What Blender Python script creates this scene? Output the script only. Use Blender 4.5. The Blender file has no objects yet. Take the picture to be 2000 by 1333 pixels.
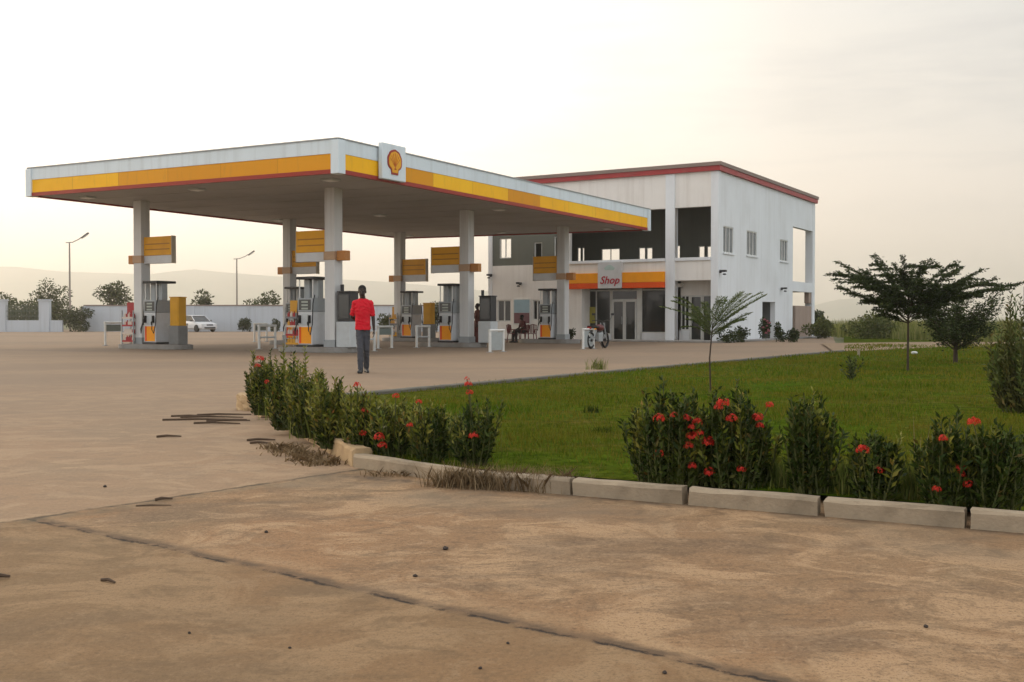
import bpy, bmesh, math, random
import numpy as np
from mathutils import Vector, Matrix

rnd = random.Random(7)
nrg = np.random.default_rng(11)
scene = bpy.context.scene
COL = scene.collection
R = math.radians

# ------------------------------------------------------------------ camera model (photo pixels 2000x1333)
F, YH, H = 2100.0, 625.0, 1.081
PITCH = math.atan((666.5 - YH) / F)

def ray(px, py):
    a, b = (px - 1000) / F, (666.5 - py) / F
    return Vector((a, math.cos(PITCH) + b * math.sin(PITCH), -math.sin(PITCH) + b * math.cos(PITCH)))

def g(px, py, z=0.0):
    d = ray(px, py)
    t = (z - H) / d.z
    return Vector((d.x * t, d.y * t, z))

def at_depth(px, py, Y):
    d = ray(px, py)
    t = Y / d.y
    return Vector((d.x * t, Y, H + d.z * t))

PSI = 1.0323
UX, UY = math.cos(PSI), math.sin(PSI)          # depth direction of the station
XX, XY = UY, -UX                               # sideways direction of the station (towards the right)
THETA = PSI - math.pi / 2

class Frame:
    def __init__(s, ox, oy): s.o = (ox, oy)
    def w(s, x, y, z=0.0):
        return Vector((s.o[0] + x * XX + y * UX, s.o[1] + x * XY + y * UY, z))
    def on_row(s, px, py, y):                   # point of the plane "station y" seen at a pixel -> (x, z)
        d = ray(px, py)
        oy = -(s.o[0] * UX + s.o[1] * UY)
        t = (y - oy) / (d.x * UX + d.y * UY)
        X, Y = d.x * t, d.y * t
        return ((X - s.o[0]) * XX + (Y - s.o[1]) * XY, H + d.z * t)
    def on_side(s, px, py, x):                  # plane "station x" -> (y, z)
        d = ray(px, py)
        ox = -(s.o[0] * XX + s.o[1] * XY)
        t = (x - ox) / (d.x * XX + d.y * XY)
        X, Y = d.x * t, d.y * t
        return ((X - s.o[0]) * UX + (Y - s.o[1]) * UY, H + d.z * t)

KC = 1.081 * 0.92
ST = Frame(-5.0574 * KC, 31.442 * KC)           # near canopy corner
CL, CW = 22.5122 * KC, 14.4542 * KC
CA, CSU, CB, CSV = 3.2804 * KC, 8.0697 * KC, 2.9756 * KC, 9.3423 * KC
KB = 1.081 * 1.13
BD = Frame(8.129 * KB, 42.494 * KB)             # near corner of the shop building
BH, BL = 7.1114 * KB, 14.0746 * KB

# ------------------------------------------------------------------ materials
MATS = {}
def new_mat(name):
    m = bpy.data.materials.new(name); m.use_nodes = True
    nt = m.node_tree; nt.nodes.clear()
    out = nt.nodes.new('ShaderNodeOutputMaterial')
    p = nt.nodes.new('ShaderNodeBsdfPrincipled')
    nt.links.new(p.outputs[0], out.inputs[0])
    return m, nt, p

def nd(nt, t, **kw):
    n = nt.nodes.new(t)
    for k, v in kw.items(): setattr(n, k, v)
    return n

def c4(c): return (c[0], c[1], c[2], 1)

def mixc(nt, fac, a, b, mode='MIX'):
    n = nd(nt, 'ShaderNodeMix', data_type='RGBA', blend_type=mode)
    for sock, v in ((n.inputs[0], fac), (n.inputs[6], a), (n.inputs[7], b)):
        if isinstance(v, (tuple, list)): sock.default_value = c4(v)
        elif isinstance(v, (int, float)): sock.default_value = v
        else: nt.links.new(v, sock)
    return n.outputs[2]

def mth(nt, op, a, b=None, c=None, clamp=False):
    n = nd(nt, 'ShaderNodeMath', operation=op, use_clamp=clamp)
    for i, v in enumerate((a, b, c)):
        if v is None: continue
        if isinstance(v, (int, float)): n.inputs[i].default_value = v
        else: nt.links.new(v, n.inputs[i])
    return n.outputs[0]

def noise(nt, vec, scale, detail=4, rough=.55, dist=0.0):
    n = nd(nt, 'ShaderNodeTexNoise')
    n.inputs['Scale'].default_value = scale; n.inputs['Detail'].default_value = detail
    n.inputs['Roughness'].default_value = rough; n.inputs['Distortion'].default_value = dist
    if vec is not None: nt.links.new(vec, n.inputs['Vector'])
    return n.outputs[0]

def ramp(nt, fac, stops):
    n = nd(nt, 'ShaderNodeValToRGB')
    e = n.color_ramp.elements
    while len(e) < len(stops): e.new(.5)
    for i, (p, c) in enumerate(stops):
        e[i].position = p
        e[i].color = c4(c) if isinstance(c, (tuple, list)) else (c, c, c, 1)
    nt.links.new(fac, n.inputs[0])
    return n.outputs[0]

def scaled(nt, vec, s):
    n = nd(nt, 'ShaderNodeMapping'); n.inputs['Scale'].default_value = s
    nt.links.new(vec, n.inputs[0]); return n.outputs[0]

def bump(nt, p, h, strength, dist=.02):
    b = nd(nt, 'ShaderNodeBump'); b.inputs['Strength'].default_value = strength; b.inputs['Distance'].default_value = dist
    nt.links.new(h, b.inputs['Height']); nt.links.new(b.outputs[0], p.inputs['Normal'])

def paint(name, col, rough=.5, var=.12, scale=3.0, metal=0.0, dirt=0.0, dirtcol=(.12, .09, .06), streak=0.0, bmp=0.0):
    """painted or plain surface: colour with broad mottling, optional dirt blotches and run-down streaks"""
    if name in MATS: return MATS[name]
    m, nt, p = new_mat(name)
    tc = nd(nt, 'ShaderNodeTexCoord').outputs['Object']
    n1 = noise(nt, tc, scale)
    c = mixc(nt, n1, tuple(x * (1 - var) for x in col), tuple(min(1, x * (1 + var)) for x in col))
    if dirt:
        n2 = noise(nt, tc, scale * .6, 6, .65)
        f = ramp(nt, n2, [(.45, 0.0), (.75, dirt)])
        c = mixc(nt, f, c, dirtcol)
    if streak:
        n3 = noise(nt, scaled(nt, tc, (2.2, 2.2, .12)), 1.6, 5, .6)
        f = ramp(nt, n3, [(.48, 0.0), (.72, streak)])
        c = mixc(nt, f, c, dirtcol)
    nt.links.new(c, p.inputs['Base Color'])
    p.inputs['Roughness'].default_value = rough; p.inputs['Metallic'].default_value = metal; p.inputs['Specular IOR Level'].default_value = .3
    if bmp: bump(nt, p, noise(nt, tc, scale * 14, 3), bmp, .01)
    MATS[name] = m
    return m

def leafmat(name, stops, rough=.5, trans=.15, spec=.18, ns=2.2, dry=.5):
    if name in MATS: return MATS[name]
    m, nt, p = new_mat(name)
    geo = nd(nt, 'ShaderNodeNewGeometry')
    c = ramp(nt, geo.outputs['Random Per Island'], stops)
    tc = nd(nt, 'ShaderNodeTexCoord').outputs['Object']
    n = noise(nt, tc, ns, 3)
    c = mixc(nt, ramp(nt, n, [(.40, 0.0), (.64, dry)]), c, stops[-2][1] if len(stops) > 2 else stops[-1][1])
    nt.links.new(c, p.inputs['Base Color'])
    p.inputs['Roughness'].default_value = rough; p.inputs['Specular IOR Level'].default_value = spec
    t = nd(nt, 'ShaderNodeBsdfTranslucent'); nt.links.new(c, t.inputs[0])
    mx = nd(nt, 'ShaderNodeMixShader'); mx.inputs[0].default_value = trans
    nt.links.new(p.outputs[0], mx.inputs[1]); nt.links.new(t.outputs[0], mx.inputs[2])
    nt.links.new(mx.outputs[0], nt.nodes['Material Output'].inputs[0])
    MATS[name] = m
    return m

def glass(name, col=(.012, .014, .014), rough=.06):
    if name in MATS: return MATS[name]
    m, nt, p = new_mat(name)
    tc = nd(nt, 'ShaderNodeTexCoord').outputs['Object']
    c = mixc(nt, noise(nt, tc, 1.3), col, tuple(x * 2.2 + .004 for x in col))
    nt.links.new(c, p.inputs['Base Color'])
    p.inputs['Roughness'].default_value = rough
    p.inputs['Specular IOR Level'].default_value = .5
    MATS[name] = m
    return m

WHITE = paint('white_wall_paint', (.74, .76, .77), .75, .05, .7, dirt=.22, dirtcol=(.44, .42, .38), streak=.20, bmp=.15)
CREAM = paint('offwhite_wall_paint', (.78, .745, .69), .75, .05, 1.2, dirt=.12, dirtcol=(.40, .33, .26), streak=.22, bmp=.15)
FWHITE = paint('white_fascia_paint', (.66, .74, .77), .4, .06, .5, dirt=.15, streak=.30, dirtcol=(.35, .38, .36))
YEL = None
REDP = paint('red_paint', (.30, .022, .012), .45, .15, 1.5)
REDB = paint('faded_red_paint', (.34, .034, .034), .5, .2, 1.5, streak=.25, dirtcol=(.25, .1, .09))
ORG = paint('orange_paint', (.93, .34, .004), .45, .1, 2, dirt=.25, dirtcol=(.5, .2, .02))
ORGR = paint('orange_red_paint', (.76, .085, .006), .45, .1, 2)
GREEN = paint('dark_green_paint', (.125, .132, .108), .6, .15, .9, streak=.15, dirtcol=(.05, .05, .04))
GREYM = paint('grey_metal', (.32, .34, .34), .45, .15, 3, dirt=.2)
LGREY = paint('light_grey_paint', (.50, .53, .53), .45, .1, 4, dirt=.3, dirtcol=(.25, .22, .18))
DARK = paint('dark_grey_paint', (.035, .035, .037), .5, .25, 4)
BLACK = paint('black_rubber', (.012, .012, .012), .6, .2, 6)
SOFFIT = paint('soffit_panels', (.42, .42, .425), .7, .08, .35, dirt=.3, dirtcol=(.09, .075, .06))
COLM = paint('column_paint', (.62, .62, .60), .55, .06, 1.5, streak=.35, dirtcol=(.24, .2, .16))
ISL = paint('island_concrete', (.26, .25, .23), .85, .2, 3, dirt=.5, bmp=.3)
RAIL = paint('white_rail_paint', (.66, .66, .62), .5, .08, 4, dirt=.25, dirtcol=(.3, .25, .18))
ROOFC = paint('roof_cap_grey', (.24, .18, .15), .7, .15, 1)
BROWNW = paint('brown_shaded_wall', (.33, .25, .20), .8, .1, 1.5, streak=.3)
DGLASS = glass('dark_glass')
MGLASS = glass('meter_glass', (.03, .034, .034), .12)

def yellow_mat():
    m, nt, p = new_mat('yellow_fascia_paint')
    tc = nd(nt, 'ShaderNodeTexCoord').outputs['Object']
    sx = nd(nt, 'ShaderNodeSeparateXYZ'); nt.links.new(tc, sx.inputs[0])
    cell = mth(nt, 'FLOOR', mth(nt, 'MULTIPLY', mth(nt, 'ADD', sx.outputs[0], sx.outputs[1]), .42))
    wn = nd(nt, 'ShaderNodeTexWhiteNoise', noise_dimensions='1D'); nt.links.new(cell, wn.inputs['W'])
    c = ramp(nt, wn.outputs[0], [(.0, (.68, .28, .003)), (.3, (.74, .32, .003)), (.34, (.93, .48, .003)), (.8, (.93, .50, .004)), (1.0, (.95, .56, .01))])
    c = mixc(nt, ramp(nt, noise(nt, tc, 1.1), [(.35, 0.0), (.8, .3)]), c, (.66, .29, .006))
    fr = mth(nt, 'FRACT', mth(nt, 'MULTIPLY', mth(nt, 'ADD', sx.outputs[0], sx.outputs[1]), .42))
    c = mixc(nt, ramp(nt, fr, [(0.0, .4), (.010, .4), (.014, 0.0)]), c, (.35, .15, .004))
    st = noise(nt, scaled(nt, tc, (3, 3, .5)), 2.0, 5, .65)
    c = mixc(nt, ramp(nt, st, [(.55, 0.0), (.75, .35)]), c, (.40, .22, .03))
    nt.links.new(c, p.inputs['Base Color']); p.inputs['Roughness'].default_value = .5; p.inputs['Specular IOR Level'].default_value = .2
    return m
YEL = yellow_mat()
SIGNY = paint('sign_yellow', (.76, .36, .005), .5, .1, 2, dirt=.3, dirtcol=(.42, .17, .01))

# ------------------------------------------------------------------ mesh builder
class MB:
    def __init__(s): s.v = []; s.f = []
    def add(s, vs, fs):
        o = len(s.v); s.v.extend([tuple(x) for x in vs]); s.f.extend([tuple(i + o for i in q) for q in fs]); return s
    def box(s, x0, x1, y0, y1, z0, z1):
        return s.add([(x0,y0,z0),(x1,y0,z0),(x1,y1,z0),(x0,y1,z0),(x0,y0,z1),(x1,y0,z1),(x1,y1,z1),(x0,y1,z1)],
                     [(3,2,1,0),(4,5,6,7),(0,1,5,4),(1,2,6,5),(2,3,7,6),(3,0,4,7)])
    def hexa(s, bottom, top):
        return s.add(list(bottom) + list(top), [(3,2,1,0),(4,5,6,7),(0,1,5,4),(1,2,6,5),(2,3,7,6),(3,0,4,7)])
    def obox(s, c, size, rot=None):
        hx, hy, hz = size[0]/2, size[1]/2, size[2]/2
        m = rot if rot is not None else Matrix.Identity(3)
        vs = [Vector(c) + m @ Vector(q) for q in ((-hx,-hy,-hz),(hx,-hy,-hz),(hx,hy,-hz),(-hx,hy,-hz),(-hx,-hy,hz),(hx,-hy,hz),(hx,hy,hz),(-hx,hy,hz))]
        return s.add(vs, [(3,2,1,0),(4,5,6,7),(0,1,5,4),(1,2,6,5),(2,3,7,6),(3,0,4,7)])
    def tube(s, pts, radii, n=8, flat=1.0):
        pts = [Vector(p) for p in pts]
        if not isinstance(radii, (list, tuple)): radii = [radii] * len(pts)
        rings = []; up = None
        for i, p in enumerate(pts):
            d = (pts[min(i+1, len(pts)-1)] - pts[max(i-1, 0)]).normalized()
            if up is None:
                up = Vector((0, 0, 1)) if abs(d.z) < .9 else Vector((0, 1, 0))
            a = d.cross(up)
            if a.length < 1e-5: a = d.cross(Vector((1, 0, 0)))
            a.normalize(); b = a.cross(d).normalized(); up = b
            rings.append([p + (a * math.cos(2*math.pi*k/n) + b * math.sin(2*math.pi*k/n) * flat) * radii[i] for k in range(n)])
        vs = [q for r in rings for q in r]; fs = []
        for i in range(len(rings) - 1):
            for k in range(n):
                k2 = (k + 1) % n
                fs.append((i*n+k, i*n+k2, (i+1)*n+k2, (i+1)*n+k))
        fs.append(tuple(range(n-1, -1, -1))); fs.append(tuple((len(rings)-1)*n + k for k in range(n)))
        return s.add(vs, fs)
    def lathe(s, prof, c=(0,0,0), n=16, axis='z'):
        vs = []; fs = []
        for r, z in prof:
            for k in range(n):
                a = 2*math.pi*k/n
                if axis == 'z': q = (c[0]+r*math.cos(a), c[1]+r*math.sin(a), c[2]+z)
                elif axis == 'y': q = (c[0]+r*math.cos(a), c[1]+z, c[2]+r*math.sin(a))
                else: q = (c[0]+z, c[1]+r*math.cos(a), c[2]+r*math.sin(a))
                vs.append(q)
        for i in range(len(prof)-1):
            for k in range(n):
                k2 = (k+1) % n
                fs.append((i*n+k, i*n+k2, (i+1)*n+k2, (i+1)*n+k))
        fs.append(tuple(range(n-1,-1,-1))); fs.append(tuple((len(prof)-1)*n+k for k in range(n)))
        return s.add(vs, fs)
    def ell(s, c, r, nu=12, nv=8):
        prof = []
        vs = []; fs = []
        for i in range(nv+1):
            t = math.pi*i/nv
            rr = max(math.sin(t), .02); zz = -math.cos(t)
            for k in range(nu):
                a = 2*math.pi*k/nu
                vs.append((c[0]+r[0]*rr*math.cos(a), c[1]+r[1]*rr*math.sin(a), c[2]+r[2]*zz))
        for i in range(nv):
            for k in range(nu):
                k2 = (k+1) % nu
                fs.append((i*nu+k, i*nu+k2, (i+1)*nu+k2, (i+1)*nu+k))
        fs.append(tuple(range(nu-1,-1,-1))); fs.append(tuple(nv*nu+k for k in range(nu)))
        return s.add(vs, fs)
    def limb(s, p0, p1, r0, r1, n=12):
        p0, p1 = Vector(p0), Vector(p1)
        s.tube([p0, p1], [r0, r1], n)
        s.ell(p0, (r0, r0, r0), n, 8); s.ell(p1, (r1, r1, r1), n, 8)
        return s
    def loft(s, secs, n=18):
        vs = []; fs = []
        for c, rx, ry in secs:
            for k in range(n):
                a = 2*math.pi*k/n; ca, sa = math.cos(a), math.sin(a)
                vs.append((c[0] + rx * math.copysign(abs(ca) ** .8, ca), c[1] + ry * math.copysign(abs(sa) ** .8, sa), c[2]))
        for i in range(len(secs)-1):
            for k in range(n):
                k2 = (k+1) % n; fs.append((i*n+k, i*n+k2, (i+1)*n+k2, (i+1)*n+k))
        fs.append(tuple(range(n-1,-1,-1))); fs.append(tuple((len(secs)-1)*n+k for k in range(n)))
        return s.add(vs, fs)
    def prism(s, poly, a0, a1, axis='z'):
        n = len(poly)
        def P(u, v, a):
            return (u, v, a) if axis == 'z' else ((u, a, v) if axis == 'y' else (a, u, v))
        vs = [P(u, v, a0) for u, v in poly] + [P(u, v, a1) for u, v in poly]
        fs = [tuple(range(n-1,-1,-1)), tuple(range(n, 2*n))] + [(i, (i+1)%n, n+(i+1)%n, n+i) for i in range(n)]
        return s.add(vs, fs)
    def wall(s, a0, a1, z0, z1, t0, t1, holes=(), axis='x'):
        """upright wall in the plane of `axis`, thickness t0..t1, with rectangular holes (a0,a1,z0,z1)"""
        As = sorted({a0, a1, *[min(max(h[i], a0), a1) for h in holes for i in (0, 1)]})
        Zs = sorted({z0, z1, *[min(max(h[i], z0), z1) for h in holes for i in (2, 3)]})
        def solid(i, j):
            if i < 0 or j < 0 or i >= len(As)-1 or j >= len(Zs)-1: return False
            ca, cz = (As[i]+As[i+1])/2, (Zs[j]+Zs[j+1])/2
            return not any(h[0] < ca < h[1] and h[2] < cz < h[3] for h in holes)
        def P(a, t, z): return (a, t, z) if axis == 'x' else (t, a, z)
        for i in range(len(As)-1):
            for j in range(len(Zs)-1):
                if not solid(i, j): continue
                A0, A1, Z0, Z1 = As[i], As[i+1], Zs[j], Zs[j+1]
                s.add([P(A0,t0,Z0),P(A1,t0,Z0),P(A1,t0,Z1),P(A0,t0,Z1)], [(0,1,2,3)])
                s.add([P(A0,t1,Z0),P(A1,t1,Z0),P(A1,t1,Z1),P(A0,t1,Z1)], [(3,2,1,0)])
                if not solid(i-1, j): s.add([P(A0,t0,Z0),P(A0,t1,Z0),P(A0,t1,Z1),P(A0,t0,Z1)], [(3,2,1,0)])
                if not solid(i+1, j): s.add([P(A1,t0,Z0),P(A1,t1,Z0),P(A1,t1,Z1),P(A1,t0,Z1)], [(0,1,2,3)])
                if not solid(i, j-1): s.add([P(A0,t0,Z0),P(A1,t0,Z0),P(A1,t1,Z0),P(A0,t1,Z0)], [(3,2,1,0)])
                if not solid(i, j+1): s.add([P(A0,t0,Z1),P(A1,t0,Z1),P(A1,t1,Z1),P(A0,t1,Z1)], [(0,1,2,3)])
        return s
    def mesh(s, name, mat, smooth=False, bevel=0.0):
        me = bpy.data.meshes.new(name)
        me.from_pydata(s.v, [], s.f)
        bm = bmesh.new(); bm.from_mesh(me)
        bmesh.ops.remove_doubles(bm, verts=bm.verts, dist=1e-5)
        bmesh.ops.recalc_face_normals(bm, faces=bm.faces)
        if bevel:
            es = [e for e in bm.edges if len(e.link_faces) == 2 and e.calc_face_angle(0) > R(35)]
            bmesh.ops.bevel(bm, geom=es, offset=bevel, segments=2, profile=.6, affect='EDGES', clamp_overlap=True)
        bm.to_mesh(me); bm.free()
        me.materials.append(mat)
        if smooth:
            me.polygons.foreach_set('use_smooth', [True] * len(me.polygons))
            if smooth == 'auto':
                try: me.set_sharp_from_angle(angle=R(40))
                except Exception: pass
        return me
    def build(s, name, mat, parent=None, smooth=False, bevel=0.0, label=None):
        o = bpy.data.objects.new(name, s.mesh(name, mat, smooth, bevel))
        COL.objects.link(o); o.parent = parent
        if label: o['label'] = label
        return o

def tag(o, label, cat, group=None, kind=None):
    if label: o['label'] = label
    if cat: o['category'] = cat
    if group: o['group'] = group
    if kind: o['kind'] = kind
    return o

def thing(name, label, cat, loc=(0,0,0), rz=0.0, group=None):
    o = bpy.data.objects.new(name, None); COL.objects.link(o)
    o.empty_display_size = .3
    o.location = loc; o.rotation_euler = (0, 0, rz)
    return tag(o, label, cat, group)

def structure(o):
    o['kind'] = 'structure'; return o

def dup(root, loc, rz, label, sc=1.0):
    def cp(o, par):
        c = o.copy(); COL.objects.link(c); c.parent = par
        for ch in list(o.children): cp(ch, c)
        return c
    r = cp(root, None)
    r.location = loc; r.rotation_euler = (0, 0, rz); r.scale = (sc,)*3
    r['label'] = label
    return r

def raw_mesh(name, V, Fq, mat, parent=None, smooth=False):
    """V (N,3) array, Fq (M,k) array of equal-sided faces"""
    me = bpy.data.meshes.new(name)
    V = np.asarray(V, np.float32); Fq = np.asarray(Fq, np.int32)
    k = Fq.shape[1]
    me.vertices.add(len(V)); me.vertices.foreach_set('co', V.ravel())
    me.loops.add(Fq.size); me.loops.foreach_set('vertex_index', Fq.ravel())
    me.polygons.add(len(Fq)); me.polygons.foreach_set('loop_start', np.arange(0, Fq.size, k, dtype=np.int32))
    me.update(calc_edges=True); me.validate()
    me.materials.append(mat)
    if smooth: me.polygons.foreach_set('use_smooth', np.ones(len(Fq), bool))
    o = bpy.data.objects.new(name, me); COL.objects.link(o); o.parent = parent
    return o

def unit(a): return a / np.maximum(np.linalg.norm(a, axis=1, keepdims=True), 1e-6)

def leaf_arrays(P, D, Lg, Wd, droop=.15):
    """one rhombic, slightly folded leaf per point, along D"""
    P = np.asarray(P, float); D = unit(np.asarray(D, float)); n = len(P)
    Lg = np.broadcast_to(np.asarray(Lg, float), (n,))[:, None]; Wd = np.broadcast_to(np.asarray(Wd, float), (n,))[:, None]
    rv = nrg.normal(size=(n, 3)); rv[:, 2] += .6
    S = unit(np.cross(D, rv)); N = np.cross(S, D)
    mid = P + D * Lg * .45
    tip = P + D * Lg - N * Lg * droop
    V = np.stack([P, mid + S * Wd * .5 + N * Wd * .12, tip, mid - S * Wd * .5 + N * Wd * .12], 1).reshape(-1, 3)
    Fq = np.arange(4 * n, dtype=np.int32).reshape(n, 4)
    return V, Fq

def blade_arrays(P, hgt, wid, lean):
    n = len(P)
    a = nrg.uniform(0, 2*np.pi, n); w = np.broadcast_to(np.asarray(wid, float), (n,)); h = np.broadcast_to(np.asarray(hgt, float), (n,))
    S = np.stack([np.cos(a), np.sin(a), np.zeros(n)], 1)
    b = nrg.uniform(0, 2*np.pi, n); l = nrg.uniform(.1, 1, n) * lean * h
    T = P + np.stack([np.cos(b) * l, np.sin(b) * l, h], 1)
    M = P + np.stack([np.cos(b) * l * .3, np.sin(b) * l * .3, h * .55], 1)
    V = np.stack([P - S * w[:, None] * .5, P + S * w[:, None] * .5, M + S * w[:, None] * .4, T, M - S * w[:, None] * .4], 1).reshape(-1, 3)
    return V, np.arange(5 * n, dtype=np.int32).reshape(n, 5)

# ------------------------------------------------------------------ camera, sky, sun
cam_d = bpy.data.cameras.new('camera'); cam = bpy.data.objects.new('camera', cam_d); COL.objects.link(cam)
cam_d.sensor_width = 36; cam_d.lens = F / 2000 * 36; cam_d.clip_start = .1; cam_d.clip_end = 20000
cam.location = (0, 0, H); cam.rotation_euler = (math.pi/2 - PITCH, 0, 0)
scene.camera = cam

SUN_AZ, SUN_EL = R(-62), R(17)                  # low, hazy, behind the canopy on the left
sun_d = bpy.data.lights.new('sun', 'SUN'); sun = bpy.data.objects.new('sun', sun_d); COL.objects.link(sun)
sun_d.energy = 0.9; sun_d.angle = R(22); sun_d.color = (1.0, .82, .62)
sd = Vector((math.sin(SUN_AZ)*math.cos(SUN_EL), math.cos(SUN_AZ)*math.cos(SUN_EL), math.sin(SUN_EL)))
sun.rotation_euler = (-sd).to_track_quat('-Z', 'Y').to_euler()

w = bpy.data.worlds.new('World'); scene.world = w; w.use_nodes = True
nt = w.node_tree; nt.nodes.clear()
wo = nd(nt, 'ShaderNodeOutputWorld'); bg = nd(nt, 'ShaderNodeBackground'); bg.inputs[1].default_value = .1
nt.links.new(bg.outputs[0], wo.inputs[0])
sky = nd(nt, 'ShaderNodeTexSky', sky_type='NISHITA'); sky.sun_disc = False
sky.sun_elevation = SUN_EL; sky.sun_rotation = SUN_AZ; sky.dust_density = 4.0; sky.air_density = 1.2
tc = nd(nt, 'ShaderNodeTexCoord').outputs['Generated']
nv = nd(nt, 'ShaderNodeVectorMath', operation='NORMALIZE'); nt.links.new(tc, nv.inputs[0])
sx = nd(nt, 'ShaderNodeSeparateXYZ'); nt.links.new(nv.outputs[0], sx.inputs[0])
dt = nd(nt, 'ShaderNodeVectorMath', operation='DOT_PRODUCT'); nt.links.new(nv.outputs[0], dt.inputs[0])
dt.inputs[1].default_value = (-.60, .80, 0)
az = mth(nt, 'MULTIPLY_ADD', dt.outputs['Value'], .5, .5)
hor = ramp(nt, az, [(0.0, (.95, .97, 1.0)), (.35, (.90, .90, .90)), (.72, (.95, .785, .665)), (.86, (1.20, .96, .77)), (1.0, (1.34, 1.05, .84))])
upp = ramp(nt, az, [(0.0, (1.0, 1.05, 1.12)), (.4, (.95, .97, 1.0)), (.71, (.56, .56, .54)), (.80, (.78, .74, .67)), (.90, (1.25, 1.19, 1.07)), (1.0, (1.8, 1.75, 1.6))])
el = ramp(nt, sx.outputs[2], [(0.0, 0.0), (.06, .18), (.17, .8), (.30, 1.0)])
base = mixc(nt, el, hor, upp)
cl = noise(nt, scaled(nt, nv.outputs[0], (1.6, 1.6, 11.0)), 2.1, 6, .6, .4)
clf = ramp(nt, cl, [(.46, 0.0), (.66, 1.0)])
clm = mth(nt, 'MULTIPLY', clf, ramp(nt, sx.outputs[2], [(.06, 0.0), (.16, .8)]))
clm = mth(nt, 'MULTIPLY', clm, ramp(nt, az, [(.70, 1.0), (.84, .25)]))
base = mixc(nt, clm, base, (.45, .44, .44))
hi = ramp(nt, sx.outputs[2], [(.25, 0.0), (.8, 1.0)])
base = mixc(nt, hi, base, (.90, .92, .96))
over = mixc(nt, 1.0, base, (9.6, 9.6, 9.6), 'MULTIPLY')
nt.links.new(mixc(nt, .88, sky.outputs[0], over), bg.inputs[0])

scene.view_settings.view_transform = 'Standard'; scene.view_settings.look = 'None'
scene.view_settings.exposure = 0.55; scene.view_settings.gamma = 1
scene.cycles.max_bounces = 8; scene.cycles.volume_bounces = 4; scene.cycles.diffuse_bounces = 3; scene.cycles.transparent_max_bounces = 8
scene.cycles.use_denoising = True
scene.cycles.caustics_reflective = False; scene.cycles.caustics_refractive = False

# ------------------------------------------------------------------ terrain, hills, air
def sheet(name, poly, z, mat):
    mb = MB(); mb.add([(p[0], p[1], z) for p in poly], [tuple(range(len(poly)))])
    return structure(mb.build(name, mat))

m, nt, p = new_mat('dry_field')
tc = nd(nt, 'ShaderNodeTexCoord').outputs['Object']
c = mixc(nt, ramp(nt, noise(nt, tc, .05, 5), [(.4, 0.0), (.6, 1.0)]), (.085, .10, .03), (.15, .13, .055))
c = mixc(nt, ramp(nt, noise(nt, tc, 1.5, 4), [(.4, 0.0), (.7, .6)]), c, (.05, .065, .018))
nt.links.new(c, p.inputs['Base Color']); p.inputs['Roughness'].default_value = 1
sheet('ground', [(-6000, -60), (6000, -60), (6000, 6000), (-6000, 6000)], -.03, m)

LA = g(488, 796)[:2]; LK = g(690, 913)[:2]      # lawn tip, kerb corner
K1, K2 = Vector(g(1120, 968)[:2]), Vector(g(1888, 1033)[:2])
kdir = (K2 - K1).normalized()
KFAR = K2 + kdir * 45
LK = Vector(LK); LA = Vector(LA)
AP = Vector(g(1640, 690)[:2])                   # far right tip of the paved apron
BR = BD.w(.9, BL + 1.0)
BRV = Vector(BR[:2])

# concrete: forecourt and drive in one sheet
m, nt, p = new_mat('worn_concrete')
tc = nd(nt, 'ShaderNodeTexCoord').outputs['Object']
wob = nd(nt, 'ShaderNodeTexNoise'); wob.inputs['Scale'].default_value = 2.6; wob.inputs['Detail'].default_value = 8; wob.inputs['Roughness'].default_value = .68
nt.links.new(tc, wob.inputs['Vector'])
vs_ = nd(nt, 'ShaderNodeVectorMath', operation='SUBTRACT'); nt.links.new(wob.outputs[1], vs_.inputs[0]); vs_.inputs[1].default_value = (.5, .5, .5)
vm = nd(nt, 'ShaderNodeVectorMath', operation='SCALE'); nt.links.new(vs_.outputs[0], vm.inputs[0]); vm.inputs['Scale'].default_value = .11
wb2 = nd(nt, 'ShaderNodeTexNoise'); wb2.inputs['Scale'].default_value = 19; wb2.inputs['Detail'].default_value = 5; wb2.inputs['Roughness'].default_value = .7
nt.links.new(tc, wb2.inputs['Vector'])
vs2 = nd(nt, 'ShaderNodeVectorMath', operation='SUBTRACT'); nt.links.new(wb2.outputs[1], vs2.inputs[0]); vs2.inputs[1].default_value = (.5, .5, .5)
vm2 = nd(nt, 'ShaderNodeVectorMath', operation='SCALE'); nt.links.new(vs2.outputs[0], vm2.inputs[0]); vm2.inputs['Scale'].default_value = .055
va0 = nd(nt, 'ShaderNodeVectorMath', operation='ADD'); nt.links.new(tc, va0.inputs[0]); nt.links.new(vm.outputs[0], va0.inputs[1])
va = nd(nt, 'ShaderNodeVectorMath', operation='ADD'); nt.links.new(va0.outputs[0], va.inputs[0]); nt.links.new(vm2.outputs[0], va.inputs[1])
def line_dist(A, B):
    d = (Vector(B[:2]) - Vector(A[:2])).normalized(); n = Vector((-d.y, d.x))
    q = nd(nt, 'ShaderNodeVectorMath', operation='DOT_PRODUCT'); nt.links.new(va.outputs[0], q.inputs[0]); q.inputs[1].default_value = (n.x, n.y, 0)
    return mth(nt, 'SUBTRACT', q.outputs['Value'], n.dot(Vector(A[:2])))
big = noise(nt, tc, .38, 6, .62, .8)
mid = noise(nt, tc, 1.5, 8, .66, 1.4)
fine = noise(nt, tc, 44, 5, .75)
pat = noise(nt, scaled(nt, tc, (.7, 1.6, 1)), 1.0, 6, .62, .9)
strk = noise(nt, scaled(nt, tc, (1.5, 2.3, 1)), 2.3, 8, .70, .9)
c = mixc(nt, ramp(nt, big, [(.38, 0.0), (.60, 1.0)]), (.235, .150, .077), (.290, .160, .074))
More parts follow.
